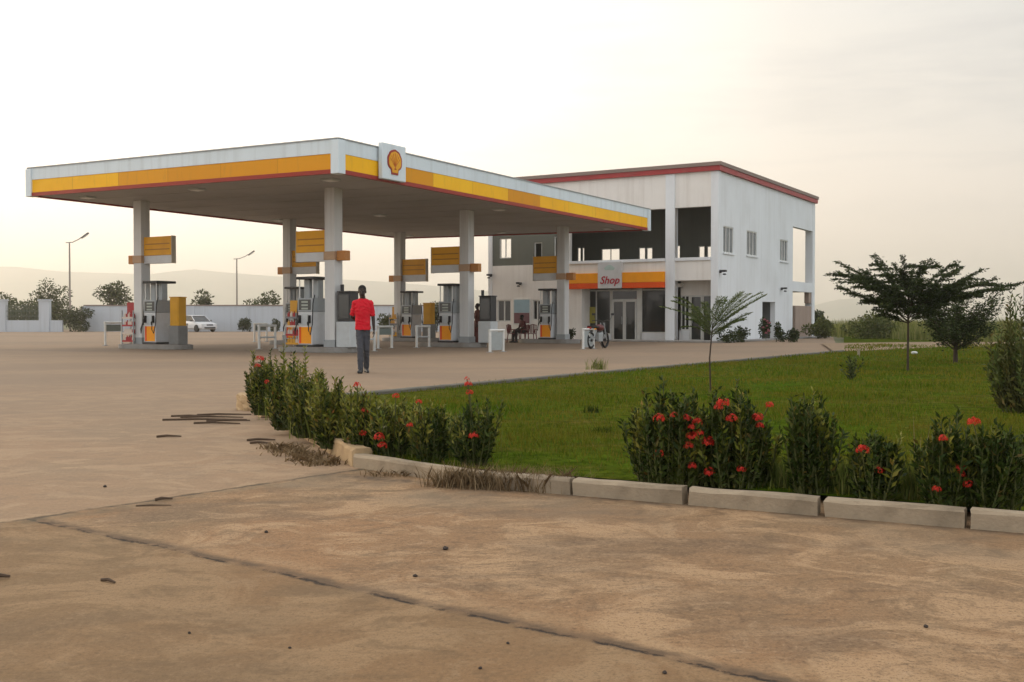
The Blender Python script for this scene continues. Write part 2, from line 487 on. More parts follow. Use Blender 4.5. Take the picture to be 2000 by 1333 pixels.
c = mixc(nt, ramp(nt, mid, [(.48, 0.0), (.56, .85)]), c, (.40, .255, .135))
c = mixc(nt, ramp(nt, pat, [(.51, 0.0), (.64, .6)]), c, (.165, .108, .062))
c = mixc(nt, ramp(nt, strk, [(.53, 0.0), (.62, .5)]), c, (.125, .078, .042))
c = mixc(nt, ramp(nt, strk, [(.34, .55), (.45, 0.0)]), c, (.40, .27, .155))
c = mixc(nt, ramp(nt, fine, [(.36, .62), (.47, 0.0)]), c, (.095, .058, .032))
c = mixc(nt, ramp(nt, fine, [(.55, 0.0), (.66, .5)]), c, (.42, .29, .17))
grt = noise(nt, tc, 120, 3, .6)
c = mixc(nt, ramp(nt, grt, [(.36, .5), (.46, 0.0)]), c, (.08, .05, .03))
spk = noise(nt, tc, 75, 2, .5)
c = mixc(nt, ramp(nt, spk, [(.68, 0.0), (.74, .7)]), c, (.06, .04, .025))
# greyer, dirtier pavement on the forecourt, oil-blotched; canopy shade painted in under the roof
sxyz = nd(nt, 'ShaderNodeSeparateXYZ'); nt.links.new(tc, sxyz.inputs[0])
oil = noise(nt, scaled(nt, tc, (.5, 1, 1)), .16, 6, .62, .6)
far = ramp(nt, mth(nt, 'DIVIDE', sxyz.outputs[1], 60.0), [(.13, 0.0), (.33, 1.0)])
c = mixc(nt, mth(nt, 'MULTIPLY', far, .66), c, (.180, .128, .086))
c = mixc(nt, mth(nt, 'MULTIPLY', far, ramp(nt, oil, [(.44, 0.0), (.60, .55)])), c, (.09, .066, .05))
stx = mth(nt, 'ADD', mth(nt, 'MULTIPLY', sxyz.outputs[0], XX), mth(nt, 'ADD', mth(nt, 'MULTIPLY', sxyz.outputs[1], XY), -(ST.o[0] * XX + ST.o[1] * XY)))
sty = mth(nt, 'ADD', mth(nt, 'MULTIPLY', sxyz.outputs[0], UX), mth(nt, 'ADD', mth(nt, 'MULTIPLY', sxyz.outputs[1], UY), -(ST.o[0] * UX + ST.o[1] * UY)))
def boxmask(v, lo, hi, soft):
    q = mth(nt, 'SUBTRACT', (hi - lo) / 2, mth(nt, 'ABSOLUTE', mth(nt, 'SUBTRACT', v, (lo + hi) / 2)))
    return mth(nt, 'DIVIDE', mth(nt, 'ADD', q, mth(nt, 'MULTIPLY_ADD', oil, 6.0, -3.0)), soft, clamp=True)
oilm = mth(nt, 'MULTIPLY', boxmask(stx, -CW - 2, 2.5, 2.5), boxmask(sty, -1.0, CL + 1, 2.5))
c = mixc(nt, mth(nt, 'MULTIPLY', oilm, .95), c, (.050, .033, .024))  # shade of the canopy put into the concrete colour, edge broken by noise
d2 = line_dist(g(200, 1045), g(1400, 1307))
d1 = line_dist(g(0, 1022), g(640, 927))
near2 = mth(nt, 'LESS_THAN', d2, 0.0)
lower1 = mth(nt, 'LESS_THAN', d1, 0.0)
lowslab = mth(nt, 'MULTIPLY', near2, lower1)
c = mixc(nt, mth(nt, 'MULTIPLY', lowslab, .45), c, (.168, .104, .046))
up1 = mth(nt, 'SUBTRACT', 1.0, lower1)
c = mixc(nt, mth(nt, 'MULTIPLY', up1, .45), c, (.34, .245, .16))
def band(d, w0, w1):
    a = mth(nt, 'ABSOLUTE', d)
    return ramp(nt, a, [(w0, 1.0), (w1, 0.0)])
jn = noise(nt, tc, 5.5, 6, .75)
jb = noise(nt, tc, 1.1, 3, .6)
b2 = mth(nt, 'MULTIPLY', band(mth(nt, 'ADD', d2, -.03), .012, .06), lower1)
c = mixc(nt, mth(nt, 'MULTIPLY', b2, ramp(nt, jn, [(.34, .1), (.54, .95)])), c, (.115, .074, .042))
b2u = mth(nt, 'MULTIPLY', band(mth(nt, 'ADD', d2, -.13), .02, .09), lower1)
c = mixc(nt, mth(nt, 'MULTIPLY', b2u, ramp(nt, jn, [(.40, .0), (.60, .55)])), c, (.36, .235, .125))
k2 = mth(nt, 'MULTIPLY', mth(nt, 'MULTIPLY', band(d2, .004, .016), lower1), ramp(nt, jn, [(.46, .05), (.53, 1.0)]))
c = mixc(nt, k2, c, (.030, .020, .013))
k1 = mth(nt, 'MULTIPLY', band(d1, .008, .034), ramp(nt, jn, [(.40, .1), (.52, .9)]))
c = mixc(nt, k1, c, (.05, .034, .022))
b1 = mth(nt, 'MULTIPLY', band(mth(nt, 'ADD', d1, .07), .02, .13), ramp(nt, jn, [(.38, .0), (.60, .6)]))
c = mixc(nt, b1, c, (.125, .10, .06))
# soil washed against the kerb
dk = line_dist(K1, K2)
alng = nd(nt, 'ShaderNodeVectorMath', operation='DOT_PRODUCT'); nt.links.new(tc, alng.inputs[0]); alng.inputs[1].default_value = (kdir.x, kdir.y, 0)
onkerb = mth(nt, 'MULTIPLY', mth(nt, 'SUBTRACT', alng.outputs['Value'], kdir.dot(LK) - .1), 4.0, clamp=True)
sk = mth(nt, 'MULTIPLY', mth(nt, 'MULTIPLY', band(dk, .02, .13), onkerb), ramp(nt, jn, [(.38, .1), (.58, .9)]))
c = mixc(nt, sk, c, (.075, .05, .032))
sg = mth(nt, 'MULTIPLY', mth(nt, 'MULTIPLY', band(mth(nt, 'ADD', dk, .35), .15, .55), onkerb), ramp(nt, jb, [(.40, .0), (.6, .6)]))
c = mixc(nt, sg, c, (.165, .125, .08))
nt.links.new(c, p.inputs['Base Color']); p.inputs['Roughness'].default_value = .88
p.inputs['Specular IOR Level'].default_value = .25
hsum = mth(nt, 'ADD', mth(nt, 'MULTIPLY', fine, .45), mth(nt, 'ADD', mid, mth(nt, 'MULTIPLY', strk, .7)))
hsum = mth(nt, 'SUBTRACT', hsum, mth(nt, 'ADD', k2, k1))
bump(nt, p, hsum, .38, .03)
CONC = m
cpoly = [(-90, -20), (70, -20), tuple(KFAR), tuple(K1), tuple(LK), tuple(LA), tuple(AP), tuple(BRV), (BRV.x - 2, BRV.y + 8), (6, 118), (-100, 118)]
cpoly = [(-90, -20), (70, -20), (KFAR.x, KFAR.y + .2), (LK.x + .2, LK.y + .1), (LA.x + .15, LA.y), tuple(AP), tuple(BRV), (BRV.x - 2, BRV.y + 8), (6, 118), (-100, 118)]
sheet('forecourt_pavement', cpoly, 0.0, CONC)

# lawn (a sheet 4-6 cm above the pavement), near edge on the kerb
m, nt, p = new_mat('lawn_soil_and_grass')
tc = nd(nt, 'ShaderNodeTexCoord').outputs['Object']
n1 = noise(nt, tc, .45, 6, .62, .5); n2 = noise(nt, tc, 7, 5, .7)
n3 = noise(nt, scaled(nt, tc, (.6, 1.6, 1)), .9, 5, .6)
c = mixc(nt, ramp(nt, n1, [(.40, 0.0), (.62, 1.0)]), (.066, .112, .008), (.10, .105, .012))
c = mixc(nt, ramp(nt, n3, [(.50, 0.0), (.64, .75)]), c, (.135, .098, .024))
c = mixc(nt, ramp(nt, n2, [(.40, .75), (.62, 0.0)]), c, (.022, .038, .004))
nt.links.new(c, p.inputs['Base Color']); p.inputs['Roughness'].default_value = 1
p.inputs['Specular IOR Level'].default_value = .0
bump(nt, p, n2, .8, .06)
inn = Vector((-kdir.y, kdir.x))                  # from the kerb into the lawn
lawn_poly = [LK + inn * .06 + kdir * .05, KFAR + inn * .06, KFAR + Vector((10, 10)), Vector((62, 78)), Vector((BRV.x + .8, BRV.y + .5)), AP + Vector((.15, -.05)), LA + Vector((.25, .12))]
sheet('lawn', lawn_poly, .05, m)
# dirt track behind the lawn, edged by tall grass
DIRT = paint('dry_dirt', (.25, .17, .10), .95, .3, 1.5, dirt=.5, dirtcol=(.12, .10, .04), bmp=.4)
tr = [g(1604, 673), g(1628, 690), g(1700, 688), g(1860, 680), g(2050, 680), g(2050, 670), g(1860, 670), g(1700, 672)]
sheet('dirt_path', [q[:2] for q in tr], .056, DIRT)

# hills, kilometres away
def hills(name, prof, Y0, depth, seed, mat):
    r = np.random.default_rng(seed)
    xs = np.array([q[0] for q in prof], float); hs = np.array([q[1] for q in prof], float)
    nx, ny = 220, 26
    X = np.linspace(xs[0], xs[-1], nx)
    t = np.linspace(-1, 1, ny)
    ph = r.uniform(0, 6.28, 12)
    V = []
    for j in range(ny):
        for i in range(nx):
            wx = (X[i] - 1000) / F * Y0
            z = (YH - np.interp(X[i], xs, hs)) / F * Y0 + H
            e = max(0.0, 1 - abs(t[j])) ** .8
            wig = sum(math.sin(wx * .004 * (k + 1) + ph[k] + t[j] * 4 * (1 + k * .5)) / (k + 1) for k in range(6)) * .05
            zz = z * e * (1 + wig * (1 - e)) - 8 * (1 - e)
            V.append((wx, Y0 + t[j] * depth, zz))
    Fq = [(j*nx+i, j*nx+i+1, (j+1)*nx+i+1, (j+1)*nx+i) for j in range(ny-1) for i in range(nx-1)]
    return structure(raw_mesh(name, V, Fq, mat, smooth=True))
m, nt, p = new_mat('scrub_hills')
tc = nd(nt, 'ShaderNodeTexCoord').outputs['Object']
c = mixc(nt, ramp(nt, noise(nt, tc, .006, 8, .65), [(.4, 0.0), (.6, 1.0)]), (.055, .075, .035), (.16, .13, .08))
nt.links.new(c, p.inputs['Base Color']); p.inputs['Roughness'].default_value = 1
hills('hills', [(-900, 590), (-500, 560), (-250, 540), (0, 519), (40, 519), (130, 529), (300, 534), (345, 528), (385, 524), (440, 530), (540, 538), (650, 543), (760, 549), (880, 560), (960, 568), (1060, 582), (1150, 600), (1300, 622)], 3300, 800, 3, m)
hills('hills', [(1380, 632), (1500, 622), (1560, 606), (1600, 594), (1640, 584), (1690, 580), (1720, 583), (1760, 597), (1810, 612), (1900, 622), (2050, 615), (2300, 600), (2700, 620)], 3700, 700, 5, m)

m = bpy.data.materials.new('hazy_air'); m.use_nodes = True; nt = m.node_tree; nt.nodes.clear()
out = nd(nt, 'ShaderNodeOutputMaterial'); pv = nd(nt, 'ShaderNodeVolumePrincipled')
pv.inputs['Color'].default_value = (.985, .95, .89, 1); pv.inputs['Density'].default_value = HAZE = .00055
pv.inputs['Anisotropy'].default_value = .78
nt.links.new(pv.outputs[0], out.inputs['Volume'])
mb = MB(); mb.box(-5500, 5500, -50, 4600, -9.5, 230)
hz = mb.build('haze', m); hz['kind'] = 'stuff'; hz['label'] = 'pale evening haze over the plain and the hills'

# ------------------------------------------------------------------ kerbs
KERB = paint('old_kerb_concrete', (.36, .285, .195), .9, .18, 4, dirt=.75, dirtcol=(.13, .10, .065), bmp=.4)
KERBB = paint('broken_kerb_concrete', (.44, .31, .17), .9, .25, 5, dirt=.5, dirtcol=(.22, .13, .07), bmp=.6)
def kerb_stone(p0, p1, label, hgt=.098, wid=.10, mat=KERB, rough=.0032, seed=0, taper=0.0):
    p0, p1 = Vector(p0[:2]), Vector(p1[:2]); d = p1 - p0; L = d.length; d.normalize()
    rr = random.Random(seed)
    n = max(3, int(L / .12))
    prof = [(0, 0), (0, hgt * .82), (wid * .12, hgt), (wid * .9, hgt), (wid, hgt * .85), (wid, 0)]
    V = []; Fq = []
    for i in range(n + 1):
        x = L * i / n
        for q, (a, b) in enumerate(prof):
            k = 1 - taper * (i / n)
            V.append((x + (rr.uniform(-1, 1) * rough if 0 < i < n else rr.uniform(-1, 1) * rough * 2), a + rr.uniform(-1, 1) * rough, (b * k + (rr.uniform(-1, 1) * rough if b > 0 else 0)) - (.02 if b == 0 else 0)))
    k = len(prof)
    for i in range(n):
        for q in range(k):
            q2 = (q + 1) % k
            Fq.append((i*k+q, (i+1)*k+q, (i+1)*k+q2, i*k+q2))
    mb = MB(); mb.add(V, Fq + [tuple(range(k)), tuple(n*k + q for q in range(k-1, -1, -1))])
    o = mb.build('kerb_stone', mat, smooth=False)
    o.location = (p0.x, p0.y, 0); o.rotation_euler = (0, 0, math.atan2(d.y, d.x))
    return tag(o, label, 'kerb', 'kerb stones around the lawn')
def onk(px):                                    # point of the kerb's front foot line under a pixel column
    d = ray(px, 1000); a = d.x / d.y
    s = (K1.x - a * K1.y) / (a * kdir.y - kdir.x)
    return K1 + kdir * s
ks = [(1118, 1331, 'long kerb stone in front of the biggest red flowering shrub'),
      (1345, 1595, 'kerb stone between two dark gaps, right of the biggest shrub'),
      (1610, 1883, 'kerb stone in front of the small round shrub with two red blooms'),
      (1897, 2230, 'rightmost kerb stone, cut off by the edge of the photo')]
for i, (a, b, l) in enumerate(ks): kerb_stone(onk(a), onk(b), l, seed=i)
kerb_stone(onk(940), onk(1112), 'kerb stone mostly hidden under dry brown weeds', seed=11, hgt=.10)
kerb_stone(LK, onk(935), 'thin flat kerb stone leading right from the lawn corner', seed=12, hgt=.095)
def broken(c, size, rz, label, seed):
    rr = random.Random(seed)
    bm = bmesh.new(); bmesh.ops.create_cube(bm, size=1)
    bmesh.ops.subdivide_edges(bm, edges=bm.edges, cuts=4, use_grid_fill=True)
    for v in bm.verts:
        n = v.co.copy()
        v.co = Vector((n.x * size[0], n.y * size[1], (n.z + .5) * size[2]))
        v.co += Vector((rr.gauss(0, 1), rr.gauss(0, 1), rr.gauss(0, 1))) * .008 - Vector((n.x * abs(n.y) * size[0], n.y * abs(n.x) * size[1], 0)) * .25
        if v.co.z < .01: v.co.z = -.015
    me = bpy.data.meshes.new('kerb_stone'); bm.to_mesh(me); bm.free(); me.materials.append(KERBB)
    o = bpy.data.objects.new('kerb_stone', me); COL.objects.link(o)
    o.location = c; o.rotation_euler = (0, 0, rz)
    return tag(o, label, 'kerb', 'kerb stones around the lawn')
e = LA - LK; ea = math.atan2(e.y, e.x)
eu = e.normalized(); en = Vector((-eu.y, eu.x))
def run(pa, pb_, label, seed, hgt, rough, taper=0.0):
    a_, b_ = Vector(pa[:2]), Vector(pb_[:2])
    kerb_stone(b_, a_, label, hgt=hgt, wid=.15, mat=KERBB, rough=rough, seed=seed, taper=taper)
run(LK + eu * .03 - en * 0, LK + eu * .92, 'pale kerb block at the near corner of the lawn', 31, .135, .008, -.0)
run(LK + eu * .97, LK + eu * 1.75, 'chipped kerb block with dead leaves against it', 32, .115, .012)
run(LK + eu * 1.83, LK + eu * 2.55, 'crumbled low kerb piece under the middle of the left hedge', 33, .085, .016)
run(LK + eu * 2.65, LK + eu * 3.5, 'sunken kerb piece left of the middle of the left hedge', 34, .075, .012)
c0 = LA - eu * .42; broken((c0.x - .05, c0.y, 0), (.36, .24, .19), ea + .3, 'rounded whitish kerb block at the far left tip of the hedge', 4)
c0 = LA - eu * 1.2; broken((c0.x, c0.y, 0), (.7, .15, .09), ea, 'low sunken kerb piece beside the far tip of the hedge', 5)
# far kerb between forecourt and lawn
a, b = LA + Vector((.3, .05)), AP
o = kerb_stone(b, a, None, hgt=.10, wid=.16, seed=20, mat=paint('dark_kerb', (.13, .12, .095), .9, .2, 3, dirt=.5, bmp=.4))
o.name = 'kerb'
for k in ('label', 'category', 'group'):
    if k in o: del o[k]
structure(o)

# ------------------------------------------------------------------ canopy
YC = [CA, CA + CSU, CA + 2 * CSU]                # the three rows of islands
CX = [-CB, -CB - CSV]                            # column lines
H0, H1 = 5.3062 * KC, 6.3082 * KC
can = thing('petrol_station_canopy', 'large flat forecourt canopy with white, yellow and red fascia on six columns', 'canopy', ST.w(0, 0), THETA)
# the roof is not quite level: corner heights read off the fascia
zc = {}
for k, x, y, pt, pb in (('n', 0, 0, (660, 271), (660, 338)), ('r', 0, CL, (1271, 410), (1271, 451)), ('l', -CW, 0, (55, 331), (55, 384))):
    W_ = ST.w(x, y)
    zc[k] = (at_depth(*pb, W_.y).z, at_depth(*pt, W_.y).z)
zb = lambda x, y: zc['n'][0] + (zc['r'][0] - zc['n'][0]) * y / CL + (zc['l'][0] - zc['n'][0]) * (-x) / CW
FH = zc['n'][1] - zc['n'][0]
def ring_piece(name, x0, y0, x1, y1, f0, f1, out, inn_, mat, z_extra=0.0):
    """strip of fascia along one side from (x0,y0) to (x1,y1); out/inn_ offsets along the outward normal"""
    dx, dy = x1 - x0, y1 - y0; L = math.hypot(dx, dy); nx, ny = dy / L, -dx / L
    P = lambda x, y, o, z: (x + nx * o, y + ny * o, z)
    za0, za1 = zb(x0, y0) + FH * f0, zb(x0, y0) + FH * f1
    zb0, zb1 = zb(x1, y1) + FH * f0, zb(x1, y1) + FH * f1
    mb = MB()
    mb.hexa([P(x0,y0,out,za0), P(x1,y1,out,zb0), P(x1,y1,inn_,zb0), P(x0,y0,inn_,za0)],
            [P(x0,y0,out,za1), P(x1,y1,out,zb1), P(x1,y1,inn_,zb1), P(x0,y0,inn_,za1)])
    return mb.build(name, mat, can)
sides = [(-CW, 0, 0, 0), (0, 0, 0, CL), (0, CL, -CW, CL), (-CW, CL, -CW, 0)]
for (x0, y0, x1, y1) in sides:
    ring_piece('white_fascia', x0, y0, x1, y1, 0.585, 1.0, 0.0, -.16, FWHITE)
    ring_piece('yellow_band', x0, y0, x1, y1, 0.125, 0.580, -.012, -.15, YEL)
    ring_piece('red_strip', x0, y0, x1, y1, 0.0, 0.120, .012, -.14, REDP)
    ring_piece('top_edge_trim', x0, y0, x1, y1, 1.001, 1.035, .03, -.2, GREYM)
# corner covers
for (x, y) in ((0, 0), (0, CL), (-CW, 0), (-CW, CL)):
    z0, z1 = zb(x, y) - .015, zb(x, y) + FH * .975
    mb = MB(); sxn = 1 if x == 0 else -1; syn = -1 if y == 0 else 1
    wv = .26
    mb.box(min(x + sxn*.05, x - sxn*wv), max(x + sxn*.05, x - sxn*wv), min(y + syn*.05, y - syn*wv), max(y + syn*.05, y - syn*wv), z0, z1)
    mb.build('corner_cover', FWHITE, can, bevel=.02)
# soffit: long pans, modelled as panels with reveals
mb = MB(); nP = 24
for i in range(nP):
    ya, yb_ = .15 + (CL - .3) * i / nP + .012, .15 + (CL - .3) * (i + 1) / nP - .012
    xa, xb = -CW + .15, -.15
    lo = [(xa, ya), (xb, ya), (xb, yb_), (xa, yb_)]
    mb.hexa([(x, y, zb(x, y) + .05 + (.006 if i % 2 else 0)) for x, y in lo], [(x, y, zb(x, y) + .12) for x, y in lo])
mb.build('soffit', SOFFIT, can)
mb = MB(); lo = [(-CW + .15, .15), (-.15, .15), (-.15, CL - .15), (-CW + .15, CL - .15)]
mb.hexa([(x, y, zb(x, y) + .125) for x, y in lo], [(x, y, zb(x, y) + FH * .8) for x, y in lo])
mb.build('roof_deck', ROOFC, can)
for xx in CX:
    for yy in YC:
        mb = MB(); hw = .21
        mb.box(xx - hw, xx + hw, yy - hw, yy + hw, 0, zb(xx, yy) + .06)
        c_ = mb.build('column', COLM, can, bevel=.02)
        mb = MB(); mb.box(xx - hw - .03, xx + hw + .03, yy - hw - .03, yy + hw + .03, .16, .42)
        mb.build('column_base', GREYM, c_, bevel=.01)
LAMP = paint('lamp_lens', (.75, .75, .72), .3, .03)
for i, yy in enumerate((1.3, CL * .5, CL - 1.6)):
    for xx in (-1.4, -CW / 2, -CW + 1.6):
        mb = MB(); mb.box(xx - .22, xx + .22, yy - .22, yy + .22, zb(xx, yy) - .0, zb(xx, yy) + .06)
        l_ = mb.build('ceiling_light', LGREY, can, bevel=.015)
        mb = MB(); mb.box(xx - .17, xx + .17, yy - .17, yy + .17, zb(xx, yy) - .02, zb(xx, yy) - .002)
        mb.build('lens', LAMP, l_)

# emblem box on the right-hand fascia
ya, _ = ST.on_side(745, 316, .16); yb_, _ = ST.on_side(791, 316, .16)
_, z1 = ST.on_side(790, 288, .16); _, z0 = ST.on_side(790, 357, .16)
emb = thing('emblem_sign', 'square white box sign with a yellow and red scallop shell on the canopy edge', 'sign', ST.w(.0, (ya + yb_) / 2, (z0 + z1) / 2), THETA)
hw, hh = (yb_ - ya) / 2, (z1 - z0) / 2
mb = MB(); mb.box(.035, .20, -hw, hw, -hh, hh); mb.build('sign_box', FWHITE, emb, bevel=.03)
def shell_poly(sc, lobes=7, base=.42):
    pts = []
    a0, a1 = R(-38), R(218)
    n = lobes * 8
    for i in range(n + 1):
        t = i / n; a = a0 + (a1 - a0) * t
        sc_ = 1 + .035 * abs(math.sin(math.pi * t * lobes)) - .02
        pts.append((math.cos(a) * .98 * sc_, math.sin(a) * .92 * sc_ + .08))
    pts += [(-.50, -.62), (-.44, -.98), (.44, -.98), (.50, -.62)]
    return [(x * sc, y * sc) for x, y in pts]
S_ = hw * .62
SY = hh / hw
mb = MB(); mb.prism([(-u, v * 1.05) for u, v in shell_poly(S_)], .202, .222, axis='x'); mb.build('shell_outline', REDP, emb)
mb = MB(); mb.prism([(-u, v * 1.05) for u, v in shell_poly(S_ * .84)], .212, .232, axis='x'); mb.build('shell_emblem', SIGNY, emb)
mb = MB()
for k in range(-3, 4):
    a = R(90 + k * 23)
    p0 = Vector((.19 * k / 3 * S_ * 1.0, -.62 * S_)); p1 = Vector((math.cos(a) * .70 * S_, (math.sin(a) * .66 + .08) * S_))
    d = (p1 - p0).normalized(); n_ = Vector((-d.y, d.x))
    q = [p0 + n_ * .010 * S_, p0 - n_ * .010 * S_, p1 - n_ * .022 * S_, p1 + n_ * .022 * S_]
    if k not in (-3, 3) or True: mb.prism([(u.x, u.y) for u in q], .2325, .240, axis='x')
mb.build('shell_rib', paint('rib_orange', (.55, .14, .01), .45, .1), emb)

# ------------------------------------------------------------------ islands, pumps, boards, barriers
ISLAND_Z = .17
names_ = {(0, 0): 'nearest', (0, 1): 'left'}
def xr(px, row, dy=0.0): return ST.on_row(px, 640, YC[row] + dy)[0]
def zr(px, py, row, dy=0.0): return ST.on_row(px, py, YC[row] + dy)[1]
xlim = {(0, 0): (xr(553, 0), xr(690, 0)), (1, 0): (xr(243, 0), xr(366, 0))}
halfL = (xlim[(0, 0)][1] - xlim[(0, 0)][0]) / 2
isl_lab = {
    (0, 0): 'raised concrete pump island nearest the camera, behind the person in red', (1, 0): 'raised concrete pump island farthest left, below the red and white bottle rack',
    (0, 1): 'raised concrete pump island under the middle column of the right-hand row', (1, 1): 'raised concrete pump island half hidden behind the nearest island',
    (0, 2): 'raised concrete pump island nearest the shop front', (1, 2): 'raised concrete pump island in the back corner, left of the middle pump'}
def stadium(x0, x1, hw, n=8):
    pts = []
    for i in range(n + 1):
        a = -math.pi/2 + math.pi * i / n; pts.append((x1 - hw + hw * math.cos(a), hw * math.sin(a)))
    for i in range(n + 1):
        a = math.pi/2 + math.pi * i / n; pts.append((x0 + hw + hw * math.cos(a), hw * math.sin(a)))
    return pts
isl_c = {}
for k in [(i, j) for j in range(3) for i in range(2)]:
    i, j = k
    base = xlim[(i, 0)]
    off = (base[0] + base[1]) / 2 - CX[i]
    hl = (base[1] - base[0]) / 2
    xc = CX[i] + off
    isl_c[k] = xc
    t = thing('pump_island', isl_lab[k], 'pump island', ST.w(xc, YC[j]), THETA, 'pump islands under the canopy')
    poly = stadium(-hl, hl, .60)
    mb = MB(); mb.prism(poly, 0, ISLAND_Z); mb.build('kerb_body', ISL, t, bevel=.02)
    mb = MB(); mb.prism([(x * .96, y * .90) for x, y in poly], ISLAND_Z + .001, ISLAND_Z + .012); mb.build('top_slab', paint('island_top', (.22, .19, .17), .85, .2, 3, dirt=.5), t)

# pump
PUMPW = paint('pump_white', (.60, .61, .61), .35, .06, 3, dirt=.3, dirtcol=(.3, .26, .22))
PUMPG = paint('pump_grey', (.34, .37, .38), .4, .08, 3, dirt=.3, dirtcol=(.2, .18, .16))
def make_pump():
    t = thing('fuel_pump', 'x', 'fuel pump', (0, 0, 0), THETA, 'fuel pumps on the islands')
    W, D = .31, .43
    mb = MB(); mb.box(-W - .05, W + .05, -D - .04, D + .04, 0, .07); mb.build('plinth', DARK, t, bevel=.01)
    mb = MB(); mb.box(-W, W, -D, D, .071, 1.16); mb.build('cabinet', PUMPW, t, bevel=.025)
    for s in (-1, 1):
        y = s * (D + .006)
        mb = MB(); mb.box(-W + .05, W - .05, min(y, y - s*.012), max(y, y - s*.012), .11, .66); pn = mb.build('door_panel', ORG, t)
        mb = MB(); mb.box(-W + .05, -W + .14, min(y, y + s*.006), max(y, y + s*.006), .11, .66); mb.build('red_stripe', ORGR, pn)
        mb = MB(); mb.box(-W + .17, W - .17, min(y, y + s*.010), max(y, y + s*.010), .72, 1.10); mb.build('nozzle_recess', LGREY, t)
        for q in (-1, 1):
            mb = MB()
            mb.obox((q * .21, y + s * .03, .92), (.07, .07, .26)); mb.tube([(q * .21, y + s*.06, .86), (q*.21, y + s*.12, .80), (q*.21, y + s*.10, .70)], [.018, .02, .012], 8)
            nz = mb.build('nozzle', BLACK, t)
            mb = MB()
            mb.tube([(q * .21, y + s*.06, .98), (q * .30, y + s*.17, .55), (q*.335, y + s*.12, .40), (q*.345, y + s*.03, .75), (q*.33, y - s*.02, 1.45), (q*.315, y - s*.12, 1.72)], .017, 7)
            mb.build('hose', BLACK, t)
    mb = MB(); mb.box(-W - .012, W + .012, -D - .012, D + .012, 1.165, 1.62); hd = mb.build('display_head', PUMPG, t, bevel=.02)
    for s in (-1, 1):
        y = s * (D + .014)
        mb = MB(); mb.box(-W + .05, W - .05, min(y, y + s*.006), max(y, y + s*.006), 1.22, 1.57); sc_ = mb.build('display_glass', MGLASS, hd)
        mb = MB()
        for z in (1.27, 1.38, 1.49): mb.box(-.14, .14, min(y + s*.007, y + s*.010), max(y + s*.007, y + s*.010), z - .03, z + .03)
        mb.build('readout', paint('readout', (.34, .38, .33), .3, .1), sc_)
    for x0, x1 in ((-W, -.07), (.12, W)):
        mb = MB(); mb.box(x0, x1, -.13, .13, 1.621, 2.24); mb.build('upright', PUMPG, t, bevel=.015)
    for x in (-W + .02, W - .02):
        mb = MB(); mb.tube([(x, -D + .06, 1.62), (x, -D + .06, 2.24)], .022, 8); mb.build('hose_mast', RAIL, t)
    mb = MB(); mb.box(-W - .07, W + .10, -D - .02, D + .02, 2.241, 2.33); mb.build('top_cap', DARK, t, bevel=.02)
    return t
pump0 = make_pump()
pump_px = {(0, 0): 613, (1, 0): 311, (0, 1): 882, (1, 1): 582, (0, 2): 1074, (1, 2): 804}
pump_lab = {
    (0, 0): 'tall fuel pump with orange doors left of the nearest canopy column', (1, 0): 'tall fuel pump under the leftmost yellow board, beside a yellow cabinet',
    (0, 1): 'tall fuel pump left of the middle right-hand column, under the biggest brown-looking board', (1, 1): 'tall fuel pump mostly hidden behind the bottle rack of the nearest island',
    (0, 2): 'tall fuel pump standing before the white shop wall', (1, 2): 'tall fuel pump on the back island, left of the yellow cabinet in the middle'}
for n, k in enumerate(pump_px):
    xx = xr(pump_px[k], k[1])
    loc = ST.w(xx, YC[k[1]], ISLAND_Z + .012)
    if n == 0: pump0.location = loc; pump0['label'] = pump_lab[k]
    else: dup(pump0, loc, THETA, pump_lab[k])

# boards on the columns
def board(k, pxa, pya0, pya1, side, label):
    j = k[1]; xa = CX[k[0]] + side * .215
    xb = xr(pxa, j)
    z1 = zr(pxa, pya0, j); z0 = zr(pxa, pya1, j)
    x0, x1 = min(xa, xb), max(xa, xb)
    t = thing('column_board', label, 'sign', ST.w(CX[k[0]], YC[j], (z0 + z1) / 2), THETA, 'yellow boards fixed to the canopy columns')
    cx = CX[k[0]]; zm = (z0 + z1) / 2; x0 -= cx; x1 -= cx; hh = (z1 - z0) / 2; dd = .09
    zs = -hh + 2 * hh * .30
    mb = MB(); mb.box(x0, x1, -dd, dd, zs + .002, hh); mb.build('yellow_panel', SIGNY, t, bevel=.015)
    mb = MB(); mb.box(x0, x1, -dd, dd, -hh, zs - .002); mb.build('white_panel', PUMPW, t, bevel=.015)
    xe = x1 if side > 0 else x0
    mb = MB(); mb.box(xe - .012, xe + .012, -dd - .012, dd + .012, -hh - .01, hh + .01); mb.build('end_frame', paint('board_frame', (.46, .40, .30), .5, .1), t)
    mb = MB()
    for z in (hh * .45, hh * .05):
        for s in (-1, 1): mb.box(x0 + .08, x1 - .12, min(s * (dd + .001), s * (dd + .008)), max(s * (dd + .001), s * (dd + .008)), z - .02, z + .02)
    mb.build('lettering_line', paint('board_line', (.42, .17, .012), .5, .1), t)
    # collar around the column and stub box on its far side
    zc_ = -hh + .16 if True else 0
    mb = MB(); mb.box(-.235, .235, -.235, .235, zc_ - .13, zc_ + .15); mb.build('collar', paint('collar_orange', (.46, .30, .18), .5, .15, 2, dirt=.4), t, bevel=.01)
    mb = MB(); a, b = (-.60, -.237) if side > 0 else (.237, .60)
    mb.box(a, b, -.13, .13, zc_ - .15, zc_ + .17); mb.build('stub_box', paint('stub_orange', (.48, .20, .05), .5, .15, 2), t, bevel=.015)
    return t
board((0, 0), 582, 453, 513, -1, 'yellow and white board on the nearest column, above its fuel pump')
board((1, 0), 340, 461, 514, 1, 'yellow and white board on the leftmost column')
